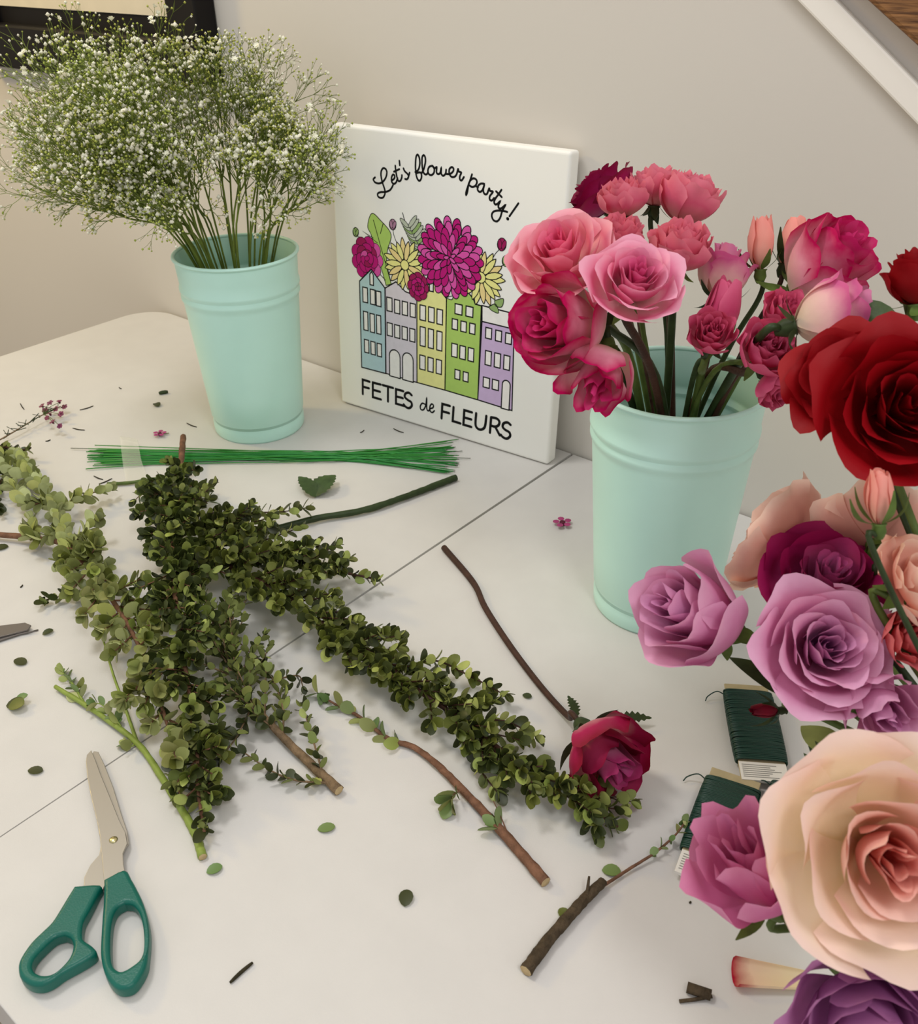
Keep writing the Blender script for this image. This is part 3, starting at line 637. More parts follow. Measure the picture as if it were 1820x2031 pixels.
ARR = [
 ('large red rose with velvety petals facing out of the arrangement', 'red_rose', 1790, 805, .490, 150, (-.12, .12, .97), 'red', 'classic', {}),
 ('dark red rose behind the large red rose', 'red_rose', 1672, 752, .525, 112, (-.55, .45, .65), 'red', 'classic', {}),
 ('small dark red rose above a green leaf', 'red_rose', 1812, 560, .550, 66, (-.1, .95, .15), 'red', 'cup', dict(leaves=((1795, 640, .545, 1690, 690, .56, .022, 'rleaf', 0), (1800, 650, .54, 1830, 760, .53, .016, 'rleaf', 0)))),
 ('pink rosebud with long green sepals in front of the red rose', 'rosebud', 1743, 955, .455, 58, (-.05, .98, .12), 'budpink', 'bud', dict(shift=.9, sep=1.9, stem_r=.0016)),
 ('pale salmon rose seen from behind next to the mint bucket', 'pale_rose', 1556, 1075, .605, 118, (-.62, .50, -.50), 'salmon', 'flat', dict(shift=.3, via=(1700, 1240, .68), neck=.010)),
 ('pale salmon rose seen from behind below the pink rosebud', 'pale_rose', 1742, 1065, .570, 112, (.25, .62, -.55), 'salmon', 'flat', dict(shift=.3, via=(1815, 1230, .62))),
 ('pale salmon rose with torn cream margin beside the lavender rose', 'pale_rose', 1825, 1160, .500, 100, (.35, .4, .55), 'salmon', 'flat', {}),
 ('coral pink rose beside the lavender rose with the purple heart', 'coral_rose', 1806, 1265, .515, 72, (.1, .2, .95), 'coral', 'spray', {}),
 ('magenta and mauve rose behind the lavender rose', 'magenta_rose', 1638, 1150, .558, 118, (-.05, .55, .75), 'magpurple', 'open', {}),
 ('open lavender rose with purple heart', 'lavender_rose', 1632, 1285, .525, 124, (-.03, .26, .95), 'lav', 'classic', dict(leaves=((1560, 1382, .57, 1446, 1304, .60, .0075, 'sepal_dk', 0),))),
 ('lavender rose leaning out in front of the mint bucket', 'lavender_rose', 1362, 1215, .560, 138, (-.72, .30, .52), 'lav', 'cup', dict(shift=.62, sep=.55)),
 ('lavender rose pressed under the open one, above the peach rose', 'lavender_rose', 1745, 1400, .520, 88, (.0, -.25, .9), 'lav', 'loose', {}),
 ('small dark red rosebud poking out over a spool of green wire', 'rosebud', 1500, 1410, .590, 30, (-1, .02, .15), 'darkred', 'bud', dict(shift=.9, sep=2.0, sepm='sepal_dk', leaves=((1660, 1500, .55, 1588, 1440, .57, .011, 'rleaf_lt', 0), (1680, 1480, .55, 1585, 1545, .56, .010, 'rleaf', .28)))),
 ('very large peach rose with coral heart', 'peach_rose', 1752, 1690, .405, 214, (-.12, .16, .97), 'peach', 'open', dict(nu=15, nv=13, stem_r=.0032)),
 ('orchid pink rose with loose pointed petals beside the peach rose', 'orchid_rose', 1496, 1730, .470, 138, (-.48, .72, .34), 'orchid', 'loose', dict(nu=11, nv=10)),
 ('purple rose below the peach rose', 'purple_rose', 1720, 2000, .445, 160, (-.1, -.35, .85), 'purple', 'classic', dict(nu=11, nv=10))]
for i, (lab, nm, px, py, dep, rpx, ax, sch, sty, kw) in enumerate(ARR):
    kw = dict(kw); kw.setdefault('stem_r', .0023)
    rose(nm, lab, px, py, dep, rpx, ax, sch, sty, in_bucket(px, py, dep, VA, .046, .1, .009, 300 + i), 90 + i, stem_m=('stem_g', 'stem_dk')[i % 2], **kw)
# the rose lying on the table
fp = [tab(1128, 1422, .010), tab(1075, 1365, .004), tab(1012, 1282, .004), tab(962, 1205, .0035), tab(938, 1155, .0035), tab(880, 1086, .0035)]
rose('fallen_rose', 'crimson and mauve rose lying on the table with its long dark stem', 1195, 1488, .70, 98, (.40, -.42, .80), 'fallen', 'fallen', fp, 77, stem_m='stem_br', stem_r=.0026, sep=.9, sepm='sepal_dk', pos=tab(1202, 1497, .033), shift=.55,
     leaves=((1215, 1425, .735, 1292, 1424, .735, .004, 'sepal_dk', .3), (1145, 1420, .735, 1126, 1380, .745, .004, 'sepal_dk', .3)))

# ---------------------------------------------------------------- baby's breath
def sprig(i, foot, rim, tip, seed, dens):
    rnd = random.Random(seed)
    lean = tip.x < B1.x - .03
    root = empty('babys_breath_sprig', foot, "dense sprig of white baby's breath leaning out of the bucket below the dark frame" if lean else "airy sprig of white baby's breath standing upright in the bucket beside the canvas", 'flower', "leaning baby's breath sprigs" if lean else "upright baby's breath sprigs")
    st = MB(); fl = MB(); bud = MB(); blooms = []
    def blob(mb, p, r):
        q = rnd.uniform(0, 6.28); a, b = math.cos(q) * r, math.sin(q) * r
        mb.add([p + V((a, b, 0)), p + V((-b, a, 0)), p + V((-a, -b, 0)), p + V((b, -a, 0)), p + V((0, 0, r * .9)), p - V((0, 0, r * .9))],
               [(0, 1, 4), (1, 2, 4), (2, 3, 4), (3, 0, 4), (1, 0, 5), (2, 1, 5), (3, 2, 5), (0, 3, 5)])
    def grow(p, d, L_, lev, r):
        bend = V((rnd.uniform(-1, 1), rnd.uniform(-1, 1), rnd.uniform(-1, 1))) * .12
        m_ = p + d * L_ * .5 + bend * L_; e = p + d * L_ + bend * L_ * .6
        if e.y > -0.012: e.y = -0.012 - rnd.random() * .01
        if m_.y > -0.012: m_.y = -0.014
        tube(st, [p, m_, e], lambda t: r * lerp(1, .75, t), 3, cap=False)
        if lev == 0:
            x = rnd.random()
            if x < .15: blooms.append((e, rnd.uniform(.0022, .0036)))
            elif x < .38: blob(fl, e, rnd.uniform(.0013, .0021))
            else: blob(bud, e, rnd.uniform(.0010, .0017))
            return
        n = 2 if rnd.random() < .55 else 3
        X = d.orthogonal().normalized(); Y = d.cross(X); a0 = rnd.uniform(0, 6.28)
        for k in range(n):
            a = a0 + 6.283 * k / n + rnd.uniform(-.4, .4); sp = rnd.uniform(.28, .62)
            nd = (d + (X * math.cos(a) + Y * math.sin(a)) * sp + V((0, 0, .06))).normalized()
            grow(e, nd, L_ * rnd.uniform(.58, .85), lev - 1, r * .76)
    d0 = (tip - rim); Ln = d0.length; d0.normalize()
    trunk = cat_rom([foot, rim, rim + d0 * Ln * .30 + V((0, 0, .008)), rim + d0 * Ln * .52], 4)
    tube(st, trunk, lambda t: lerp(.0013, .0009, t), 5)
    n = len(trunk)
    for k in range(int(dens * 1.4 + .5)):
        t = rnd.uniform(.62, 1.0); p = trunk[min(n - 1, int(t * (n - 1)))]
        q = V((rnd.uniform(-1, 1), rnd.uniform(-1, 1), rnd.uniform(-.5, 1))) * .42
        grow(p, (d0 + q).normalized(), Ln * rnd.uniform(.12, .20), rnd.choice((4, 4, 5)), .0009)
    st.build('stem', M['gyp_stem'], root, smooth=False)
    if fl.v: tag(fl.build('florets', M['gyp_flower'], root), kind='stuff')
    if bud.v: tag(bud.build('buds', M['gyp_bud'], root), kind='stuff')
    blooms.sort(key=lambda b: depth(b[0]))
    for p, r in blooms[:12]:
        b = bpy.data.objects.new('blossom', BLOOM); COL.objects.link(b); b.parent = root; b.location = p - V(foot); b.scale = (r, r, r)
        b.rotation_euler = (rnd.uniform(-.9, .9), rnd.uniform(-.9, .9), rnd.uniform(0, 6))
    rest = MB()
    for p, r in blooms[12:]: blob(rest, p, r)
    if rest.v: tag(rest.build('small_blossoms', M['gyp_flower'], root), kind='stuff')
mb = MB()
for ring, (n, rr, zz, el) in enumerate(((7, .62, .05, .5), (5, .32, .32, .36))):
    for k in range(n):
        a = 2 * math.pi * k / n + ring * .4; c = V((rr * math.cos(a), rr * math.sin(a), zz)); d = V((math.cos(a), math.sin(a), .3)); s = V((-math.sin(a), math.cos(a), 0))
        mb.add([c - d * el, c + s * el * .7 + V((0, 0, .12)), c + d * el + V((0, 0, .1)), c - s * el * .7 + V((0, 0, .12))], [(0, 3, 2, 1)])
mb.add([(0, 0, -.7), (.5, 0, -.1), (0, .5, -.1), (-.5, 0, -.1), (0, -.5, -.1)], [(0, 2, 1), (0, 3, 2), (0, 4, 3), (0, 1, 4)])
_b = mb.build('blossom', M['gyp_flower']); BLOOM = _b.data; bpy.data.objects.remove(_b)
rg = random.Random(11)
TIPS = [  # rim x offset (-1..1), tip pixel, depth of tip, density
 (-.9, 30, 230, .98, 4), (-.85, 110, 330, .93, 5), (-.8, 60, 130, 1.02, 5), (-.8, 150, 250, .95, 6), (-.75, 160, 380, .92, 4), (-.7, 120, 90, 1.0, 5), (-.7, 210, 180, .96, 6),
 (-.65, 230, 300, .92, 6), (-.6, 20, 330, 1.05, 4), (-.55, 200, 40, 1.0, 4), (-.5, 280, 230, .95, 5), (-.5, 290, 120, 1.0, 4), (-.4, 250, 400, .92, 4), (-.4, 330, 320, .94, 4), (-.3, 345, 170, 1.0, 4), (-.6, 80, 200, .9, 5), (-.7, 180, 120, .9, 5), (-.5, 240, 230, .88, 6),
 (-.1, 420, 210, 1.0, 3), (.0, 440, 110, 1.02, 4), (.1, 500, 90, 1.02, 4), (.2, 480, 240, .98, 4), (.3, 540, 130, 1.0, 5), (.4, 570, 190, .98, 5), (.55, 620, 230, .98, 4), (.65, 650, 310, .96, 4), (.7, 560, 290, .95, 4), (.6, 600, 380, .95, 2), (.0, 390, 50, 1.0, 2), (.5, 520, 190, 1.02, 4), (-.8, -10, 250, 1.0, 5), (-.8, 20, 150, .95, 5), (-.85, 90, 260, .9, 5), (-.6, 130, 180, .95, 6), (-.5, 300, 60, 1.0, 3), (-.7, 60, 60, 1.05, 4), (.75, 690, 300, .96, 3), (.7, 670, 230, 1.0, 3), (.2, 470, 40, 1.02, 3), (.35, 540, 60, 1.02, 3), (-.9, -20, 330, .98, 4)]
for i, (rx, tx, ty, dp, dn) in enumerate(TIPS):
    tip = at(tx, ty, dp); rv = RI.copy(); rv.z = 0; rv.normalize(); fv = V((-rv.y, rv.x, 0))
    off = rv * (rx * RT * .86) + fv * (rg.uniform(-.75, .55) * RT * math.sqrt(max(.05, 1 - rx * rx)) * .85)
    rim = V((B1.x, B1.y, T + BH + .004)) + off; foot = V((B1.x, B1.y, T + .009)) - off * .35
    sprig(i, foot, rim, tip, 500 + i, dn)

# ---------------------------------------------------------------- boxwood and other greenery
def leaf_mesh(name, kt, kb, asp=.40, tipy=.5, cup=.06):
    st = [(0.0, .02), (.12, .55), (.32, .9), (.55, 1.0), (.78, .82), (.93, .45), (1.0, .03)]; mb = MB()
    for sgn, mi in ((1, 0), (-1, 1)):
        vs = []; fs = []
        for y, w_ in st:
            z = cup * math.sin(y * 2.6) + (0.012 * sgn if 0 < y < 1 else 0)
            vs += [(-asp * w_, y, z + cup * 1.2 * w_), (0, y, z - .0), (asp * w_, y, z + cup * 1.2 * w_)]
        for i in range(len(st) - 1):
            a = i * 3; q = [(a, a + 1, a + 4, a + 3), (a + 1, a + 2, a + 5, a + 4)]
            fs += q if sgn > 0 else [x[::-1] for x in q]
        mb.add(vs, fs, mi)
    o = mb.build(name, [M[kt], M[kb]]); me = o.data; bpy.data.objects.remove(o); return me
LM = {k: [leaf_mesh('leaf_' + k, k + '_t', k + '_b', a, .5, c) for a, c in ((.33, .03), (.38, .045), (.35, .075))] for k in ('box', 'boxdk', 'boxpale', 'single', 'boxlite')}
def put_leaf(root, mesh, p, d, nrm, L_, name='leaf', org=None):
    d = d.normalized(); x = d.cross(nrm); x = x.normalized() if x.length > 1e-6 else d.orthogonal().normalized(); z = x.cross(d)
    o = bpy.data.objects.new(name, mesh); COL.objects.link(o); o.parent = root
    m_ = Matrix(((x.x, d.x, z.x, 0), (x.y, d.y, z.y, 0), (x.z, d.z, z.z, 0), (0, 0, 0, 1))) @ Matrix.Scale(L_, 4)
    q = p - V(org if org is not None else root.location); m_.translation = q; o.matrix_local = m_
    return o
def leaf_into(mb, mesh, p, d, nrm, L_):
    d = d.normalized(); x = d.cross(nrm); x = x.normalized() if x.length > 1e-6 else d.orthogonal().normalized(); z = x.cross(d)
    b = len(mb.v)
    for v in mesh.vertices: mb.v.append(tuple(p + (x * v.co.x + d * v.co.y + z * v.co.z) * L_))
    for f in mesh.polygons: mb.f.append(tuple(i + b for i in f.vertices)); mb.m.append(f.material_index)
def leafy(leaves, pts, rnd, step, L0, L1, spread=.85, skip=0.0, s0=0.0, tw=-1):
    """opposite leaf pairs along a twig"""
    P = cat_rom(pts, 8); Tn, N = frames(P); acc = 0; alt = rnd.random() * 3; tot = sum((P[i + 1] - P[i]).length for i in range(len(P) - 1)); run = 0
    for i in range(len(P) - 1):
        seg = (P[i + 1] - P[i]).length; acc += seg; run += seg
        if run < s0 * tot: acc = 0; continue
        while acc > step:
            acc -= step; alt += 1.57 + rnd.uniform(-.3, .3); b = Tn[i].cross(N[i]); r_ = N[i] * math.cos(alt) + b * math.sin(alt)
            for sg in (1, -1):
                if rnd.random() < skip: continue
                rr = r_ * sg; d = (rr * spread + Tn[i] * rnd.uniform(.45, 1.05) + V((0, 0, .12))).normalized()
                nn = (Tn[i] * .8 - rr * .35 + V((rnd.uniform(-.8, .8), rnd.uniform(-.8, .8), rnd.uniform(-.4, .7)))).normalized()
                leaves.append((P[i].copy(), d, nn, lerp(L0, L1, run / tot) * rnd.uniform(.75, 1.15), tw))
    for k in range(3):
        a = 2.1 * k + alt; b = Tn[-1].cross(N[-1]); rr = N[-1] * math.cos(a) + b * math.sin(a)
        leaves.append((P[-1].copy(), (Tn[-1] + rr * .5).normalized(), (Tn[-1] * .3 - rr + V((0, 0, .3))).normalized(), L1 * rnd.uniform(.7, 1), tw))
def branch(name, label, main, r0, r1, stem_m, pal, seed, twigs=None, extra=(), step=.006, L=(.011, .009), nmax=290, main_leaf=None, cat='branch', cut_at_start=True, skip=0.0, bare=0.0, sided=8):
    rnd = random.Random(seed); Pm = cat_rom([tab(*q) for q in main], 8); leaves = []; tw = []
    root = empty(name, (Pm[0].x, Pm[0].y, T), label, cat)
    n = len(Pm); Tn, N = frames(Pm); tot = sum((Pm[i + 1] - Pm[i]).length for i in range(n - 1))
    mb = MB(); tube(mb, Pm, lambda t: lerp(r0, r1, t), sided, jit=.22, rnd=rnd); so = mb.build('stem', M[stem_m], root)
    if cut_at_start:
        mb = MB(); d = (Pm[0] - Pm[1]).normalized(); lathe(mb, [(r0 * .95, 0), (r0 * .8, .0004), (.0001, .0005)], Pm[0], sided, 0, d); mb.build('cut_end', M['cutend'], root)
    if twigs:
        s0, s1, ds, tl, taper, ang = twigs; run = 0; acc = 0
        for i in range(n - 1):
            seg = (Pm[i + 1] - Pm[i]).length; run += seg; acc += seg; t = run / tot
            if t < s0 or t > s1: acc = 0; continue
            while acc > ds:
                acc -= ds; a = rnd.uniform(0, 6.283); b = Tn[i].cross(N[i]); rr = N[i] * math.cos(a) + b * math.sin(a)
                if rr.z < -.15: rr.z *= -.3; rr.normalize()
                L_ = tl * rnd.uniform(.5, 1.1) * lerp(1, taper, t); aa = ang * rnd.uniform(.7, 1.3)
                d = (Tn[i] * math.cos(aa) + rr * math.sin(aa)).normalized(); e = Pm[i] + d * L_; m_ = Pm[i] + d * L_ * .5 + Tn[i] * L_ * .06
                e += Tn[i] * L_ * .12
                if e.z < T + .004: e.z = T + .004
                if m_.z < T + .003: m_.z = T + .003
                tw.append(([Pm[i], m_, e], r1 * .8)); leafy(leaves, [Pm[i], m_, e], rnd, step, L[0], L[1], skip=skip, tw=len(tw) - 1)
    if main_leaf is not None: leafy(leaves, Pm[::2] + [Pm[-1]], rnd, main_leaf, L[0], L[1], skip=skip, s0=bare)
    for ex_, rr0, ml in extra:
        Q = [tab(*q) for q in ex_]; tw.append((cat_rom(Q, 5), rr0))
        if ml: leafy(leaves, Q, rnd, ml, L[0], L[1], skip=skip, tw=len(tw) - 1)
    two = []
    for q, rr in tw:
        mb = MB(); tube(mb, q, lambda t, rr=rr: rr * lerp(1, .55, t), 5); two.append(mb.build('twig', M[stem_m], root))
    two.append(so)
    ok = []
    for p, d, nn, l, ti in leaves:
        tipz = (p + d * l).z
        if tipz < T + .0015:
            d = V((d.x, d.y, max(d.z, (T + .0015 - p.z) / l))).normalized()
        if nn.z < 0 and rnd.random() < .45: nn = -nn
        ok.append((p, d, nn, l, rnd.choice(LM['boxlite' if rnd.random() < .11 else pal[0] if rnd.random() < pal[2] else pal[1]]), ti))
    ok.sort(key=lambda q: depth(q[0] + q[1] * q[3]) - .6 * (q[0].z - T))
    for p, d, nn, l, me, ti in ok[:nmax]: put_leaf(two[ti], me, p, d, nn, l, org=root.location)
    if len(ok) > nmax:
        for key in set(q[4].materials[0].name for q in ok[nmax:]):
            mb = MB(); ms = None
            for p, d, nn, l, me, ti in ok[nmax:]:
                if me.materials[0].name == key: leaf_into(mb, me, p, d, nn, l); ms = list(me.materials)
            tag(mb.build('inner_leaves', ms, root), kind='stuff')
    return root
branch('boxwood_branch', 'pale olive boxwood branch with broad leaves and a light brown cut stem', [(-60, 1056, .006), (75, 1068, .010), (140, 1090, .020), (215, 1180, .028), (270, 1270, .03), (310, 1370, .028), (345, 1480, .02)], .0032, .0012, 'bark', ('boxpale', 'box', .75), 1,
       twigs=(.28, 1.0, .0085, .042, .8, .8), extra=[([(140, 1090, .02), (110, 1010, .02), (70, 950, .022), (30, 900, .02)], .0011, .0048), ([(110, 1010, .02), (160, 985, .02), (215, 970, .016)], .0009, .0052), ([(100, 985, .02), (60, 1000, .02), (20, 960, .018)], .0009, .0052), ([(70, 950, .022), (20, 930, .02), (-10, 900, .02)], .0009, .0052), ([(130, 1050, .022), (70, 1070, .018), (60, 1030, .014)], .0009, .0052),
       ([(150, 1080, .02), (180, 1040, .026), (190, 1030, .03)], .0009, .006)], step=.0072, L=(.0165, .0140))
branch('boxwood_branch', 'dark boxwood branch with a stubby brown stem end pointing at the green wires', [(363, 866, .022), (360, 905, .020), (355, 950, .022), (345, 1040, .035), (345, 1150, .045), (355, 1260, .045), (375, 1370, .035), (390, 1470, .022), (392, 1560, .014), (405, 1650, .010)], .0036, .0011, 'bark', ('boxdk', 'box', .72), 2,
       twigs=(.14, .95, .0050, .050, .42, .85), main_leaf=.0055, bare=.2, step=.0058, L=(.0122, .0115), nmax=295,
       extra=[([(345, 1000, .03), (300, 965, .02), (270, 990, .012)], .0009, .0055), ([(350, 1010, .03), (400, 970, .02), (415, 965, .014)], .0009, .0055), ([(392, 1560, .014), (360, 1580, .012), (345, 1520, .01)], .0008, .0055), ([(390, 1480, .02), (430, 1470, .016), (425, 1430, .02)], .0008, .0055), ([(355, 1260, .045), (300, 1330, .04), (320, 1400, .025)], .001, .0055), ([(345, 1150, .045), (420, 1130, .04), (470, 1150, .03)], .001, .0055)])
branch('boxwood_branch', 'long boxwood branch whose tip reaches the fallen crimson rose', [(380, 1085, .03), (470, 1130, .032), (560, 1180, .030), (640, 1240, .026), (740, 1300, .024), (830, 1370, .022), (920, 1430, .020), (1010, 1500, .018), (1090, 1555, .015), (1160, 1600, .012), (1225, 1640, .010)], .0030, .0011, 'stem_br', ('box', 'boxdk', .55), 3,
       twigs=(.0, .95, .0054, .048, .6, .75), main_leaf=.007, step=.0062, L=(.0124, .0118), nmax=295, cut_at_start=False,
       extra=[([(790, 1330, .024), (860, 1310, .022), (930, 1340, .018), (1000, 1378, .012)], .001, .0055), ([(640, 1240, .026), (720, 1250, .024), (785, 1262, .018)], .001, .0055), ([(920, 1430, .02), (1000, 1430, .022), (1060, 1460, .016)], .0009, .0055), ([(940, 1450, .02), (950, 1520, .012), (985, 1570, .01)], .0009, .006), ([(1160, 1600, .012), (1210, 1580, .018), (1250, 1590, .014)], .0009, .006), ([(1160, 1600, .012), (1180, 1650, .01)], .0009, .006)])
branch('boxwood_branch', 'bushy boxwood branch beside the long green rose stem', [(330, 1030, .03), (420, 1050, .034), (510, 1085, .034), (600, 1110, .03), (680, 1135, .024), (755, 1150, .016)], .0026, .001, 'stem_br', ('boxdk', 'box', .6), 4,
       twigs=(.05, .84, .0048, .054, .5, .9), main_leaf=.006, step=.0060, L=(.0122, .0112), nmax=260, cut_at_start=False,
       extra=[([(420, 1050, .034), (500, 1020, .03), (560, 1015, .022), (605, 1008, .018)], .001, .0055), ([(560, 1090, .034), (620, 1080, .03), (655, 1100, .02)], .001, .0055)])
branch('boxwood_branch', 'dark fine leaved boxwood branch with a thick grey brown cut stem', [(672, 1568, .005), (600, 1500, .006), (540, 1440, .010), (480, 1370, .016), (440, 1290, .022), (420, 1210, .026)], .0040, .0012, 'bark_gr', ('boxdk', 'box', .92), 5,
       twigs=(.36, 1.0, .0048, .050, .9, .85), step=.0060, L=(.0105, .0095), nmax=240, cut_at_start=True,
       extra=[([(640, 1538, .006), (630, 1500, .012), (615, 1450, .016), (600, 1400, .018)], .001, .0068), ([(655, 1553, .006), (590, 1548, .006), (540, 1530, .008), (480, 1490, .01)], .001, .0068), ([(560, 1460, .01), (560, 1400, .016), (530, 1330, .02), (470, 1270, .024)], .001, .0066), ([(540, 1350, .02), (590, 1340, .016), (600, 1360, .012)], .0009, .0066), ([(500, 1400, .014), (470, 1460, .012), (440, 1500, .01)], .0009, .0066)])
branch('lime_sprig', 'forked lime green stem with few leaves next to the scissors', [(402, 1700, .003), (385, 1650, .0035), (345, 1580, .0045), (300, 1510, .005), (268, 1470, .005), (190, 1412, .0045), (110, 1362, .004)], .0031, .0019, 'stem_lime', ('boxpale', 'single', .5), 6,
       extra=[([(272, 1474, .005), (250, 1410, .009), (225, 1340, .014), (205, 1270, .02)], .0016, 0), ([(165, 1392, .004), (145, 1358, .005), (125, 1335, .006)], .0013, .007), ([(240, 1440, .006), (205, 1400, .007), (190, 1395, .008)], .0007, .006), ([(268, 1474, .004), (262, 1480, .004), (255, 1478, .004)], .0008, .004)], L=(.012, .011), step=.006)
branch('boxwood_sprig', 'long bare brown stem with round light leaves at its thin end', [(1082, 1750, .004), (1000, 1655, .0045), (930, 1580, .0045), (870, 1520, .0045), (820, 1482, .004), (770, 1465, .003), (710, 1420, .004), (670, 1400, .005), (630, 1375, .006)], .0040, .0006, 'bark', ('single', 'boxpale', .8), 7,
       extra=[([(1012, 1668, .005), (995, 1625, .007), (978, 1588, .009)], .0006, 0), ([(915, 1568, .005), (900, 1575, .006), (893, 1588, .006)], .0006, .005), ([(1005, 1660, .005), (985, 1640, .006)], .0006, .008)], main_leaf=.0125, bare=.60, L=(.0165, .0145))
branch('brown_stick', 'short thick dark brown stick with a stub near the wire spools', [(1042, 1926, .0045), (1085, 1868, .0045), (1130, 1815, .0045), (1165, 1778, .0045), (1196, 1748, .0045)], .0042, .0034, 'bark_dk', ('single', 'single', 1), 8,
       extra=[([(1163, 1780, .006), (1166, 1755, .010), (1168, 1738, .012)], .0014, 0), ([(1125, 1822, .004), (1118, 1812, .004)], .0006, 0)])
branch('boxwood_sprig', 'thin sprig with tiny leaves running from the dark stick to the wire spools', [(1196, 1757, .003), (1250, 1722, .003), (1300, 1690, .005), (1340, 1655, .008), (1362, 1625, .012)], .0012, .0006, 'bark', ('single', 'boxpale', .8), 9, main_leaf=.0085, bare=.42, L=(.0085, .007), cut_at_start=False)
branch('boxwood_sprig', 'small dark boxwood sprig poking out at the side of the pale branch', [(190, 1185, .010), (150, 1180, .009), (110, 1185, .007), (75, 1195, .005)], .0009, .0006, 'stem_br', ('boxdk', 'boxdk', 1), 10, main_leaf=.0065, L=(.0105, .010), cut_at_start=False)
branch('green_stem', 'smooth bare green rose stem with dark cut end behind the boxwood', [(904, 947, .0042), (850, 968, .0042), (790, 990, .0045), (720, 1012, .005), (620, 1030, .0055), (500, 1062, .006)], .0037, .0034, 'stem_dk', ('single', 'single', 1), 11)
branch('green_stem', 'thin olive stem end lying beside the clear tape', [(213, 960, .003), (260, 957, .003), (320, 947, .004), (380, 935, .006)], .0022, .0016, 'stem_g', ('boxdk', 'boxdk', 1), 12)
branch('boxwood_branch', 'dark boxwood twig tucked behind the pale olive branch', [(-40, 880, .01), (0, 885, .012), (40, 892, .014), (62, 888, .016)], .0018, .0009, 'stem_br', ('boxdk', 'boxpale', .8), 13, main_leaf=.008, L=(.011, .010), cut_at_start=False,
       extra=[([(0, 885, .012), (10, 930, .012), (-10, 980, .01)], .0009, .0055), ([(-20, 900, .012), (-20, 960, .012), (0, 1010, .01)], .0009, .0055)])

# single fallen leaves
def single_leaf(label, x, y, ang, L_, pal='single', mi=0, lift=.001, group=None):
    p = tab(x, y, .0012); d = V((math.cos(ang), math.sin(ang), 0)); me = LM[pal][mi].copy()
    o = bpy.data.objects.new('fallen_leaf', me); COL.objects.link(o); xx = d.cross(V((0, 0, 1))); p0 = p - d * L_ / 2
    o.matrix_world = Matrix(((xx.x, d.x, 0, p0.x), (xx.y, d.y, 0, p0.y), (xx.z, d.z, 1, T + lift), (0, 0, 0, 1))) @ Matrix.Scale(L_, 4)
    tag(o, label, 'leaf', group)
single_leaf('oval green leaf lying alone below the thick grey brown stem', 647, 1642, .9, .0125)
single_leaf('round green leaf beside the cut end of the lime stem', 425, 1724, 1.2, .011, mi=1)
single_leaf('dark round leaf alone on the open table', 805, 1781, 2.2, .0125, 'boxdk', 1)
single_leaf('pale round leaf beside the end of the dark stick', 1212, 1727, .6, .0125, mi=1)
single_leaf('tiny dark leaf beside the stem of the fallen rose', 1045, 1380, .3, .008, 'boxdk', 1)
single_leaf('green leaf caught under the dark stick', 1119, 1813, 2.8, .010, 'box', 1)
single_leaf('dark pointed leaf lying to the side of the scissor blades', 70, 1528, .6, .012, 'boxdk', 0)
single_leaf('narrow dark leaf beneath the dark leaf pair', 40, 1312, .2, .014, 'boxdk', 0)
single_leaf('small dark folded leaf near the grey blade tip', 95, 1254, 1.4, .010, 'boxdk', 2)
single_leaf('dark olive leaf near the waxflower sprig', 311, 803, -.3, .014, 'boxdk', 2)
single_leaf('dark leaf lying just below the light brown cut stem', 0, 1086, 1.0, .016, 'boxdk', 0)
rt_ = empty('leaf_pair', tab(22, 1398), 'small cluster of two curled green leaves', 'leaf')
for k, (x, y, a, pal, l) in enumerate(((12, 1400, .8, 'boxdk', .016), (18, 1398, .45, 'box', .016), (30, 1392, 1.2, 'single', .011))):
    put_leaf(rt_, LM[pal][k], tab(x, y, .0015 + .001 * k), V((math.cos(a), math.sin(a), .25)), V((0, -.3, 1)), l)
rl = empty('rose_leaf', tab(620, 960), 'serrated green rose leaf lying between the wires and the green stem', 'leaf')
mb = MB(); blade(mb, tab(622, 985, .002), tab(665, 942, .010), .013, (0, 0, 1), 14, .10, .10); mb.build('leaflet', M['rleaf'], rl)
mb = MB(); blade(mb, tab(626, 986, .002), tab(592, 945, .012), .009, (0, 0, 1), 14, .10, .10); mb.build('leaflet', M['rleaf'], rl)

# ---------------------------------------------------------------- waxflower
def waxbloom(mb, c, r, up, rnd, open_=1.0):
    up = V(up).normalized(); X = up.orthogonal().normalized(); Y = up.cross(X); a0 = rnd.uniform(0, 6)
    for k in range(5):
        a = a0 + 6.283 * k / 5; d = X * math.cos(a) + Y * math.sin(a); s = up.cross(d); cc = c + d * r * .66 * open_ + up * r * (.15 + .4 * (1 - open_))
        mb.add([cc + (d * math.cos(q) + s * math.sin(q)) * r * .36 + up * .0003 for q in [6.283 * j / 8 for j in range(8)]] + [cc + up * .0012], [(j, (j + 1) % 8, 8) for j in range(8)], 0)
    lathe(mb, [(r * .12, -r * .4), (r * .33, 0), (r * .3, r * .22), (.0001, r * .15)], c, 8, 1, up)
def lone_wax(label, x, y, r):
    p = tab(x, y, .0022); o = empty('waxflower', (p.x, p.y, T), label, 'flower'); mb = MB(); rnd = random.Random(int(x))
    waxbloom(mb, p, r, (0, 0, 1), rnd); o2 = mb.build('petals', [M['wax'], M['wax_c']], o)
    if x < 400:
        mb = MB(); tube(mb, [p, tab(x + 18, y - 2, .001)], .0005, 5); mb.build('stalk', M['stem_g'], o)
lone_wax('single magenta waxflower blossom lying by the rose bucket', 1115, 1038, .0100)
lone_wax('single pink waxflower blossom lying near the wires', 317, 861, .0085)
ws = empty('waxflower_sprig', tab(0, 878), 'needle leaved waxflower sprig with small purple blossoms', 'flower')
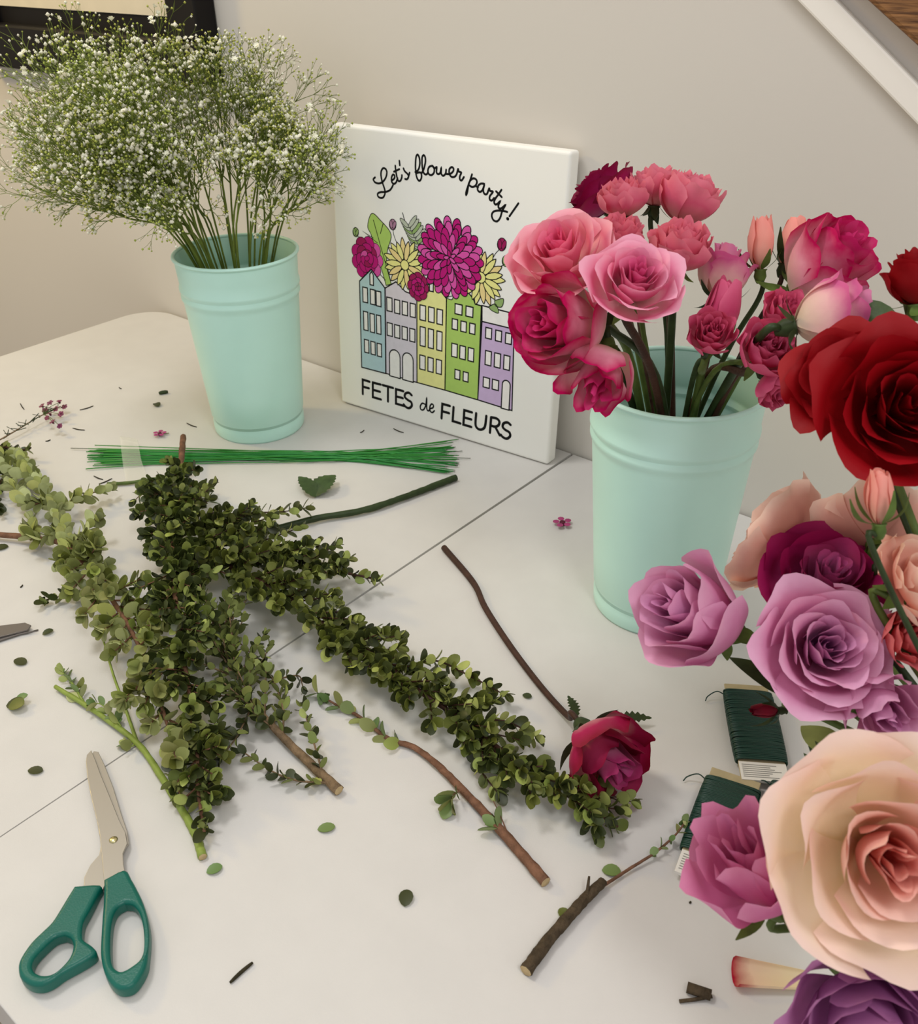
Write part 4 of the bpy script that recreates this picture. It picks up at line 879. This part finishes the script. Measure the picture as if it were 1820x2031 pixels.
rnd = random.Random(3); mb = MB(); Pw = cat_rom([tab(-40, 895, .006), tab(30, 855, .008), tab(75, 828, .010), tab(120, 806, .012)], 8); tube(mb, Pw, lambda t: lerp(.0010, .0006, t), 6); mb.build('stem', M['bark_gr'], ws)
for k in range(26):
    p = Pw[6 + k % (len(Pw) - 7)]; d = V((rnd.uniform(-1, 1), rnd.uniform(-1, 1), rnd.uniform(-.1, .6))).normalized()
    mb = MB(); tube(mb, [p, p + d * rnd.uniform(.008, .014)], .0005, 4); mb.build('needle', M['stem_dk'], ws)
for (x, y) in ((100, 800), (90, 815), (112, 812), (128, 808), (95, 830), (105, 838), (84, 806), (122, 822), (100, 822), (120, 846), (118, 798)):
    p0 = Pw[int(len(Pw) * .75)]; p = tab(x, y, rnd.uniform(.008, .018)); mb = MB(); waxbloom(mb, p, .0052, (rnd.uniform(-.6, .6), rnd.uniform(-.8, .2), 1), rnd, rnd.uniform(.5, 1)); b_ = mb.build('blossom', [M['waxdk'], M['wax_c']], ws)
    mb = MB(); tube(mb, [p0, (p0 + p) / 2 + V((0, 0, .003)), p], .0004, 4); mb.build('stalk', M['stem_g'], ws)

# ---------------------------------------------------------------- floral wires, tape
rnd = random.Random(21)
for i in range(44):
    xa, xb = rnd.uniform(170, 212), rnd.uniform(880, 908); s = i / 43
    ya = lerp(886, 922, (s + rnd.uniform(-.1, .1))); f = rnd.random()
    yb = lerp(871, 938, f); ym = lerp(895, 914, rnd.random())
    if i == 0: xa, ya = 188, 883
    if i == 1: xa, ya = 170, 930
    h = rnd.uniform(.0007, .005)
    P0 = [tab(xa, ya, h), tab((xa * 2 + xb) / 3, lerp(ya, ym, .5), h), tab((xa + xb * 2) / 3, ym, h), tab(xb, yb, h * .8 + .0002)]
    wr = empty('floral_wire', V((P0[0].x, P0[0].y, T)), 'thin straight green floral wire in the loose bundle before the bucket', 'wire', 'green floral wires in the bundle')
    mb = MB(); tube(mb, cat_rom(P0, 4), .00062, 6); mb.build('coated_wire', M['wire'], wr)
    e = cat_rom(P0, 4); L_ = .016 if i in (5, 9) else .002
    if i == 5: mb = MB(); tube(mb, [e[0], e[0] + (e[0] - e[1]).normalized() * .022], .0005, 5); mb.build('bare_tip', M['wiretip'], wr)
    mb = MB(); tube(mb, [e[-1], e[-1] + (e[-1] - e[-2]).normalized() * L_], .0005, 5); mb.build('bare_tip', M['wiretip'], wr)
mb = MB(); a, b, c, d = tab(240, 868, .012), tab(262, 872, .013), tab(252, 958, .001), tab(296, 952, .001)
rows = [(tab(242, 872, .001), tab(275, 880, .001)), (tab(238, 866, .010), tab(272, 872, .010)), (tab(240, 890, .0085), tab(276, 890, .0085)), (tab(243, 915, .0075), tab(280, 912, .0075)), (tab(246, 935, .004), tab(286, 930, .004)), (tab(250, 957, .0008), tab(292, 950, .0008))]
rows = list(zip(cat_rom([r[0] for r in rows], 5), cat_rom([r[1] for r in rows], 5))); vs = []
for p, q in rows: vs += [p, (p + q) / 2 + V((0, 0, .0006)), q]
mb.add(vs, [f for i in range(len(rows) - 1) for f in ((i * 3, i * 3 + 1, i * 3 + 4, i * 3 + 3), (i * 3 + 1, i * 3 + 2, i * 3 + 5, i * 3 + 4))])
o = mb.build('clear_tape', M['tape'], origin=tab(265, 955)); tag(o, 'strip of clear tape wrapped over the green wires', 'tape')

# ---------------------------------------------------------------- spools of paddle wire
def spool(label, TL, TR, BR_, BL_, f0, f1, seed, h=.0):
    rnd = random.Random(seed); tl, tr, br_, bl_ = (tab(*q, .006) for q in (TL, TR, BR_, BL_))
    ey_ = ((tl - bl_) + (tr - br_)); Hc = ey_.length / 2; ey_.normalize(); ex_ = ((tr - tl) + (br_ - bl_)); Wc = ex_.length / 2; ex_ = (ex_ - ey_ * ex_.dot(ey_)).normalized(); ez_ = V((0, 0, 1))
    c = (tl + tr + br_ + bl_) / 4; c.z = T + h; root = empty('wire_spool', c, label, 'spool')
    def L(x, y, z): return c + ex_ * x + ey_ * y + ez_ * z
    mb = MB(); obox(mb, L(-Wc / 2, -Hc / 2, .0055), ex_ * Wc, ey_ * Hc, ez_ * .0018); o = mb.build('card', M['card'], root, smooth=False); bevel(o, .0006, 2)
    y0, y1 = lerp(Hc / 2, -Hc / 2, f0), lerp(Hc / 2, -Hc / 2, f1); n = int(abs(y1 - y0) / .00135); mb = MB()
    for k in range(n):
        yy = lerp(y0, y1, (k + .5) / n); bul = math.sin(math.pi * (k + .5) / n) ** .35; wx = Wc / 2 + .001 + .001 * bul; tz = .0026 + .0028 * bul; pts = []
        sk = rnd.uniform(-.0009, .0009)
        for j in range(24):
            a = 2 * math.pi * j / 24; ca, sa = math.cos(a), math.sin(a)
            pts.append(L(math.copysign(abs(ca) ** .45, ca) * wx, yy + sk * ca, .0064 + math.copysign(abs(sa) ** .6, sa) * tz))
        pts.append(pts[0]); tube(mb, pts, .00085, 5, cap=False)
    tag(mb.build('wound_wire', M['spoolwire'], root))
    mb = MB(); obox(mb, L(-Wc / 2 + .0002, -Hc / 2 - .0003, .0052), ex_ * (Wc - .0004), ey_ * (Hc * (1 - f1) - .001), ez_ * .0026); lb = mb.build('label', M['label'], root, smooth=False); lb_o = lb
    lh = Hc * (1 - f1) - .001; mb = MB()
    for k in range(7):
        yy = -Hc / 2 + lh * (.14 + .11 * k)
        obox(mb, L(-Wc / 2 + .002, yy, .0079), ex_ * (Wc - .004) * (rnd.uniform(.6, 1)), ey_ * lh * .035, ez_ * .0001)
    mb.build('small_print', M['print'], lb, smooth=False, origin=c)
    mb = MB(); tube(mb, cat_rom([L(-Wc / 2, y0 - .004, .006), L(-Wc / 2 - .007, y0 - .002, .008), L(-Wc / 2 - .014, y0 - .004, .004), L(-Wc / 2 - .016, y0 - .0075, .002)], 5), .0005, 5); mb.build('loose_wire_end', M['spoolwire'], root)
    return root
spool('spool of dark green wire on a card with its white label fully visible', (1434, 1357), (1522, 1363), (1564, 1554), (1471, 1549), .09, .82, 1)
spool('spool of dark green wire partly under the orchid pink rose', (1408, 1522), (1512, 1556), (1440, 1770), (1340, 1730), .10, .80, 2)
spool('spool of dark green wire almost hidden behind the peach rose', (1530, 1556), (1630, 1566), (1592, 1770), (1500, 1756), .03, .82, 3)

# ---------------------------------------------------------------- scissors
def z8(x, y, h): return tab(20 + x / 4.063, 1480 + y / 4.063, h)
def plate(name, outer, h0, h1, m, root, holes=(), bev=.0, fn=z8, smooth_n=0, res=1):
    """flat outline (in plan) with holes extruded between two heights, rounded edge"""
    cu = bpy.data.curves.new(name, 'CURVE'); cu.dimensions = '2D'; cu.fill_mode = 'BOTH'; hm_ = (h0 + h1) / 2
    for lp in [outer] + list(holes):
        pts = [fn(x, y, hm_) for x, y in lp]
        if smooth_n: pts = cat_rom(pts + [pts[0]], smooth_n)[:-1]
        sp = cu.splines.new('POLY'); sp.points.add(len(pts) - 1); sp.use_cyclic_u = True
        for q, p in zip(sp.points, pts): q.co = (p.x - root.location.x, p.y - root.location.y, 0, 1)
    cu.extrude = max(1e-5, (h1 - h0) / 2 - bev); cu.bevel_depth = bev; cu.bevel_resolution = 3; cu.offset = -bev
    t = bpy.data.objects.new('t', cu); COL.objects.link(t); bpy.context.view_layer.update()
    me = bpy.data.meshes.new_from_object(t.evaluated_get(bpy.context.evaluated_depsgraph_get())); bpy.data.objects.remove(t)
    me.materials.clear(); me.materials.append(m); me.name = name
    o = bpy.data.objects.new(name, me); COL.objects.link(o); o.parent = root; o.location = (0, 0, T + hm_ - root.location.z)
    if bev:
        for p in me.polygons: p.use_smooth = True
        me.set_sharp_from_angle(angle=.7)
    return o
sc = empty('scissors', tab(220, 1750), 'steel scissors with teal green plastic handles lying slightly open', 'scissors')
plate('blade', [(675, 45), (712, 50), (760, 150), (830, 330), (900, 560), (945, 690), (958, 790), (900, 850), (790, 1050), (735, 1200), (590, 1200), (600, 1060), (650, 960), (720, 880), (735, 800), (700, 600), (660, 300), (645, 100)], .0035, .0050, M['steel'], sc, bev=.0003)
plate('blade', [(655, 38), (620, 75), (612, 130), (625, 260), (655, 420), (690, 560), (720, 690), (735, 830), (750, 1000), (768, 1180), (950, 1140), (930, 1030), (915, 960), (910, 870), (945, 790), (930, 700), (880, 600), (800, 400), (730, 230), (690, 120)], .0052, .0068, M['steel'], sc, bev=.0003)
plate('handle', [(765, 1110), (930, 1030), (985, 1100), (1040, 1200), (1085, 1300), (1120, 1420), (1135, 1550), (1125, 1700), (1110, 1800), (1060, 1900), (1000, 1970), (920, 1995), (850, 1975), (790, 1900), (755, 1800), (740, 1690), (745, 1550), (755, 1400), (765, 1250)], .0006, .0112, M['teal'], sc,
      holes=[[(935, 1300), (1000, 1312), (1052, 1380), (1082, 1500), (1087, 1650), (1062, 1742), (1000, 1800), (920, 1845), (870, 1835), (835, 1790), (820, 1700), (820, 1550), (835, 1420), (870, 1340)]], bev=.0026, smooth_n=3)
plate('handle', [(530, 1160), (735, 1150), (720, 1210), (650, 1350), (600, 1450), (592, 1560), (612, 1600), (670, 1640), (708, 1690), (660, 1740), (560, 1800), (450, 1860), (350, 1930), (260, 1965), (170, 1955), (100, 1900), (80, 1820), (100, 1740), (180, 1620), (270, 1530), (350, 1450), (420, 1340), (480, 1240)], .0006, .0112, M['teal'], sc,
      holes=[[(450, 1556), (500, 1580), (520, 1640), (500, 1720), (450, 1790), (370, 1860), (290, 1880), (220, 1860), (190, 1810), (210, 1740), (280, 1660), (370, 1580)]], bev=.0026, smooth_n=3)
mb = MB(); p = z8(833, 757, .0066); lathe(mb, [(.0030, 0), (.0029, .0006), (.002, .0011), (.0001, .0013)], p, 20); mb.build('rivet', M['rivet'], sc)
sb = empty('scissors', tab(0, 1255), 'dull grey blades of a second pair of scissors beside small dark leaf', 'scissors')
px_ = lambda x, y, h: tab(x, y, h)
plate('blade', [(-170, 1262), (-90, 1252), (0, 1242), (50, 1236), (62, 1241), (55, 1250), (0, 1264), (-90, 1290), (-170, 1305)], .0030, .0046, M['steel_dk'], sb, bev=.0003, fn=px_)
plate('blade', [(-170, 1290), (-90, 1276), (0, 1262), (76, 1251), (40, 1258), (-90, 1300), (-170, 1320)], .0012, .0028, M['steel_dk'], sb, bev=.0003, fn=px_)

# ---------------------------------------------------------------- small scraps on the table
def scrap(name, label, pts, r, m, cat='twig', group=None, sides=6):
    P = [tab(x, y, r + h) for x, y, h in pts]; mb = MB(); tube(mb, cat_rom(P, 4), lambda t: r * (1 - .35 * abs(2 * t - 1) ** 3), sides); o = mb.build(name, M[m], origin=V((P[0].x, P[0].y, T))); tag(o, label, cat, group)
scrap('dry_needle', 'dark thin needle lying alone near the scissor handles', [(456, 1949, 0), (478, 1928, 0), (501, 1909, 0)], .0012, 'debris', 'needle')
scrap('stem_bit', 'short dark stem bit beside the dark olive leaf', [(315, 780, 0), (324, 778, 0), (333, 777, 0)], .0026, 'stem_dk')
for k, (x0, y0, x1, y1) in enumerate(((158, 813, 185, 805), (144, 849, 168, 853), (370, 839, 390, 847), (186, 944, 204, 951), (196, 960, 222, 949), (42, 1257, 76, 1249), (90, 875, 100, 872), (40, 800, 48, 812), (236, 768, 241, 771), (714, 858, 722, 853), (780, 850, 800, 858), (40, 1165, 45, 1160), (1366, 1790, 1370, 1788))):
    scrap('plant_scrap', 'tiny dark thread of plant scrap on the white table', [(x0, y0, 0), ((x0 + x1) / 2, (y0 + y1) / 2 + 1, 0), (x1, y1, 0)], .0007, 'debris', 'scrap', 'plant scraps on the table', 5)
tp = empty('twig_bit', tab(1385, 1972), 'two short broken brown twig bits below the fallen petal', 'twig')
mb = MB(); tube(mb, [tab(1362, 1958, .003), tab(1410, 1974, .003)], .0032, 8); mb.build('twig', M['bark_dk'], tp)
mb = MB(); tube(mb, [tab(1347, 1986, .0012), tab(1380, 1982, .0014), tab(1412, 1976, .003)], .0011, 6); mb.build('twig', M['bark_dk'], tp)
# fallen petal
fpet = empty('fallen_petal', tab(1495, 1932), 'rolled cream petal with crimson margin lying by the peach rose', 'petal')
mb = MB(); A = [[], []]; vs = []; fs = []; nu, nv = 9, 9; p0, p1 = tab(1600, 1945, .004), tab(1452, 1930, .004); d = (p1 - p0).normalized(); s = d.cross(V((0, 0, 1))).normalized()
for j in range(nv):
    v = j / (nv - 1)
    for i in range(nu):
        u = -1 + 2 * i / (nu - 1); a = u * 1.9; r = lerp(.006, .0095, v)
        vs.append(p0 + (p1 - p0) * (v * (1 - .06 * u * u)) + s * (math.sin(a) * r) + V((0, 0, 1)) * (r * (1 - math.cos(a)) * .55 - .003)); A[0].append(v ** 1.5); A[1].append(1.0)
for j in range(nv - 1):
    for i in range(nu - 1): fs.append((j * nu + i, j * nu + i + 1, (j + 1) * nu + i + 1, (j + 1) * nu + i))
mb.add(vs, fs); mb.build('petal', petal_mat('petal_fallen_cream', ((246, 226, 186), (246, 214, 184), (178, 8, 44)), ((246, 226, 186), (246, 214, 184), (178, 8, 44))), fpet, attrs={'pv': A[0], 'pt': A[1]})
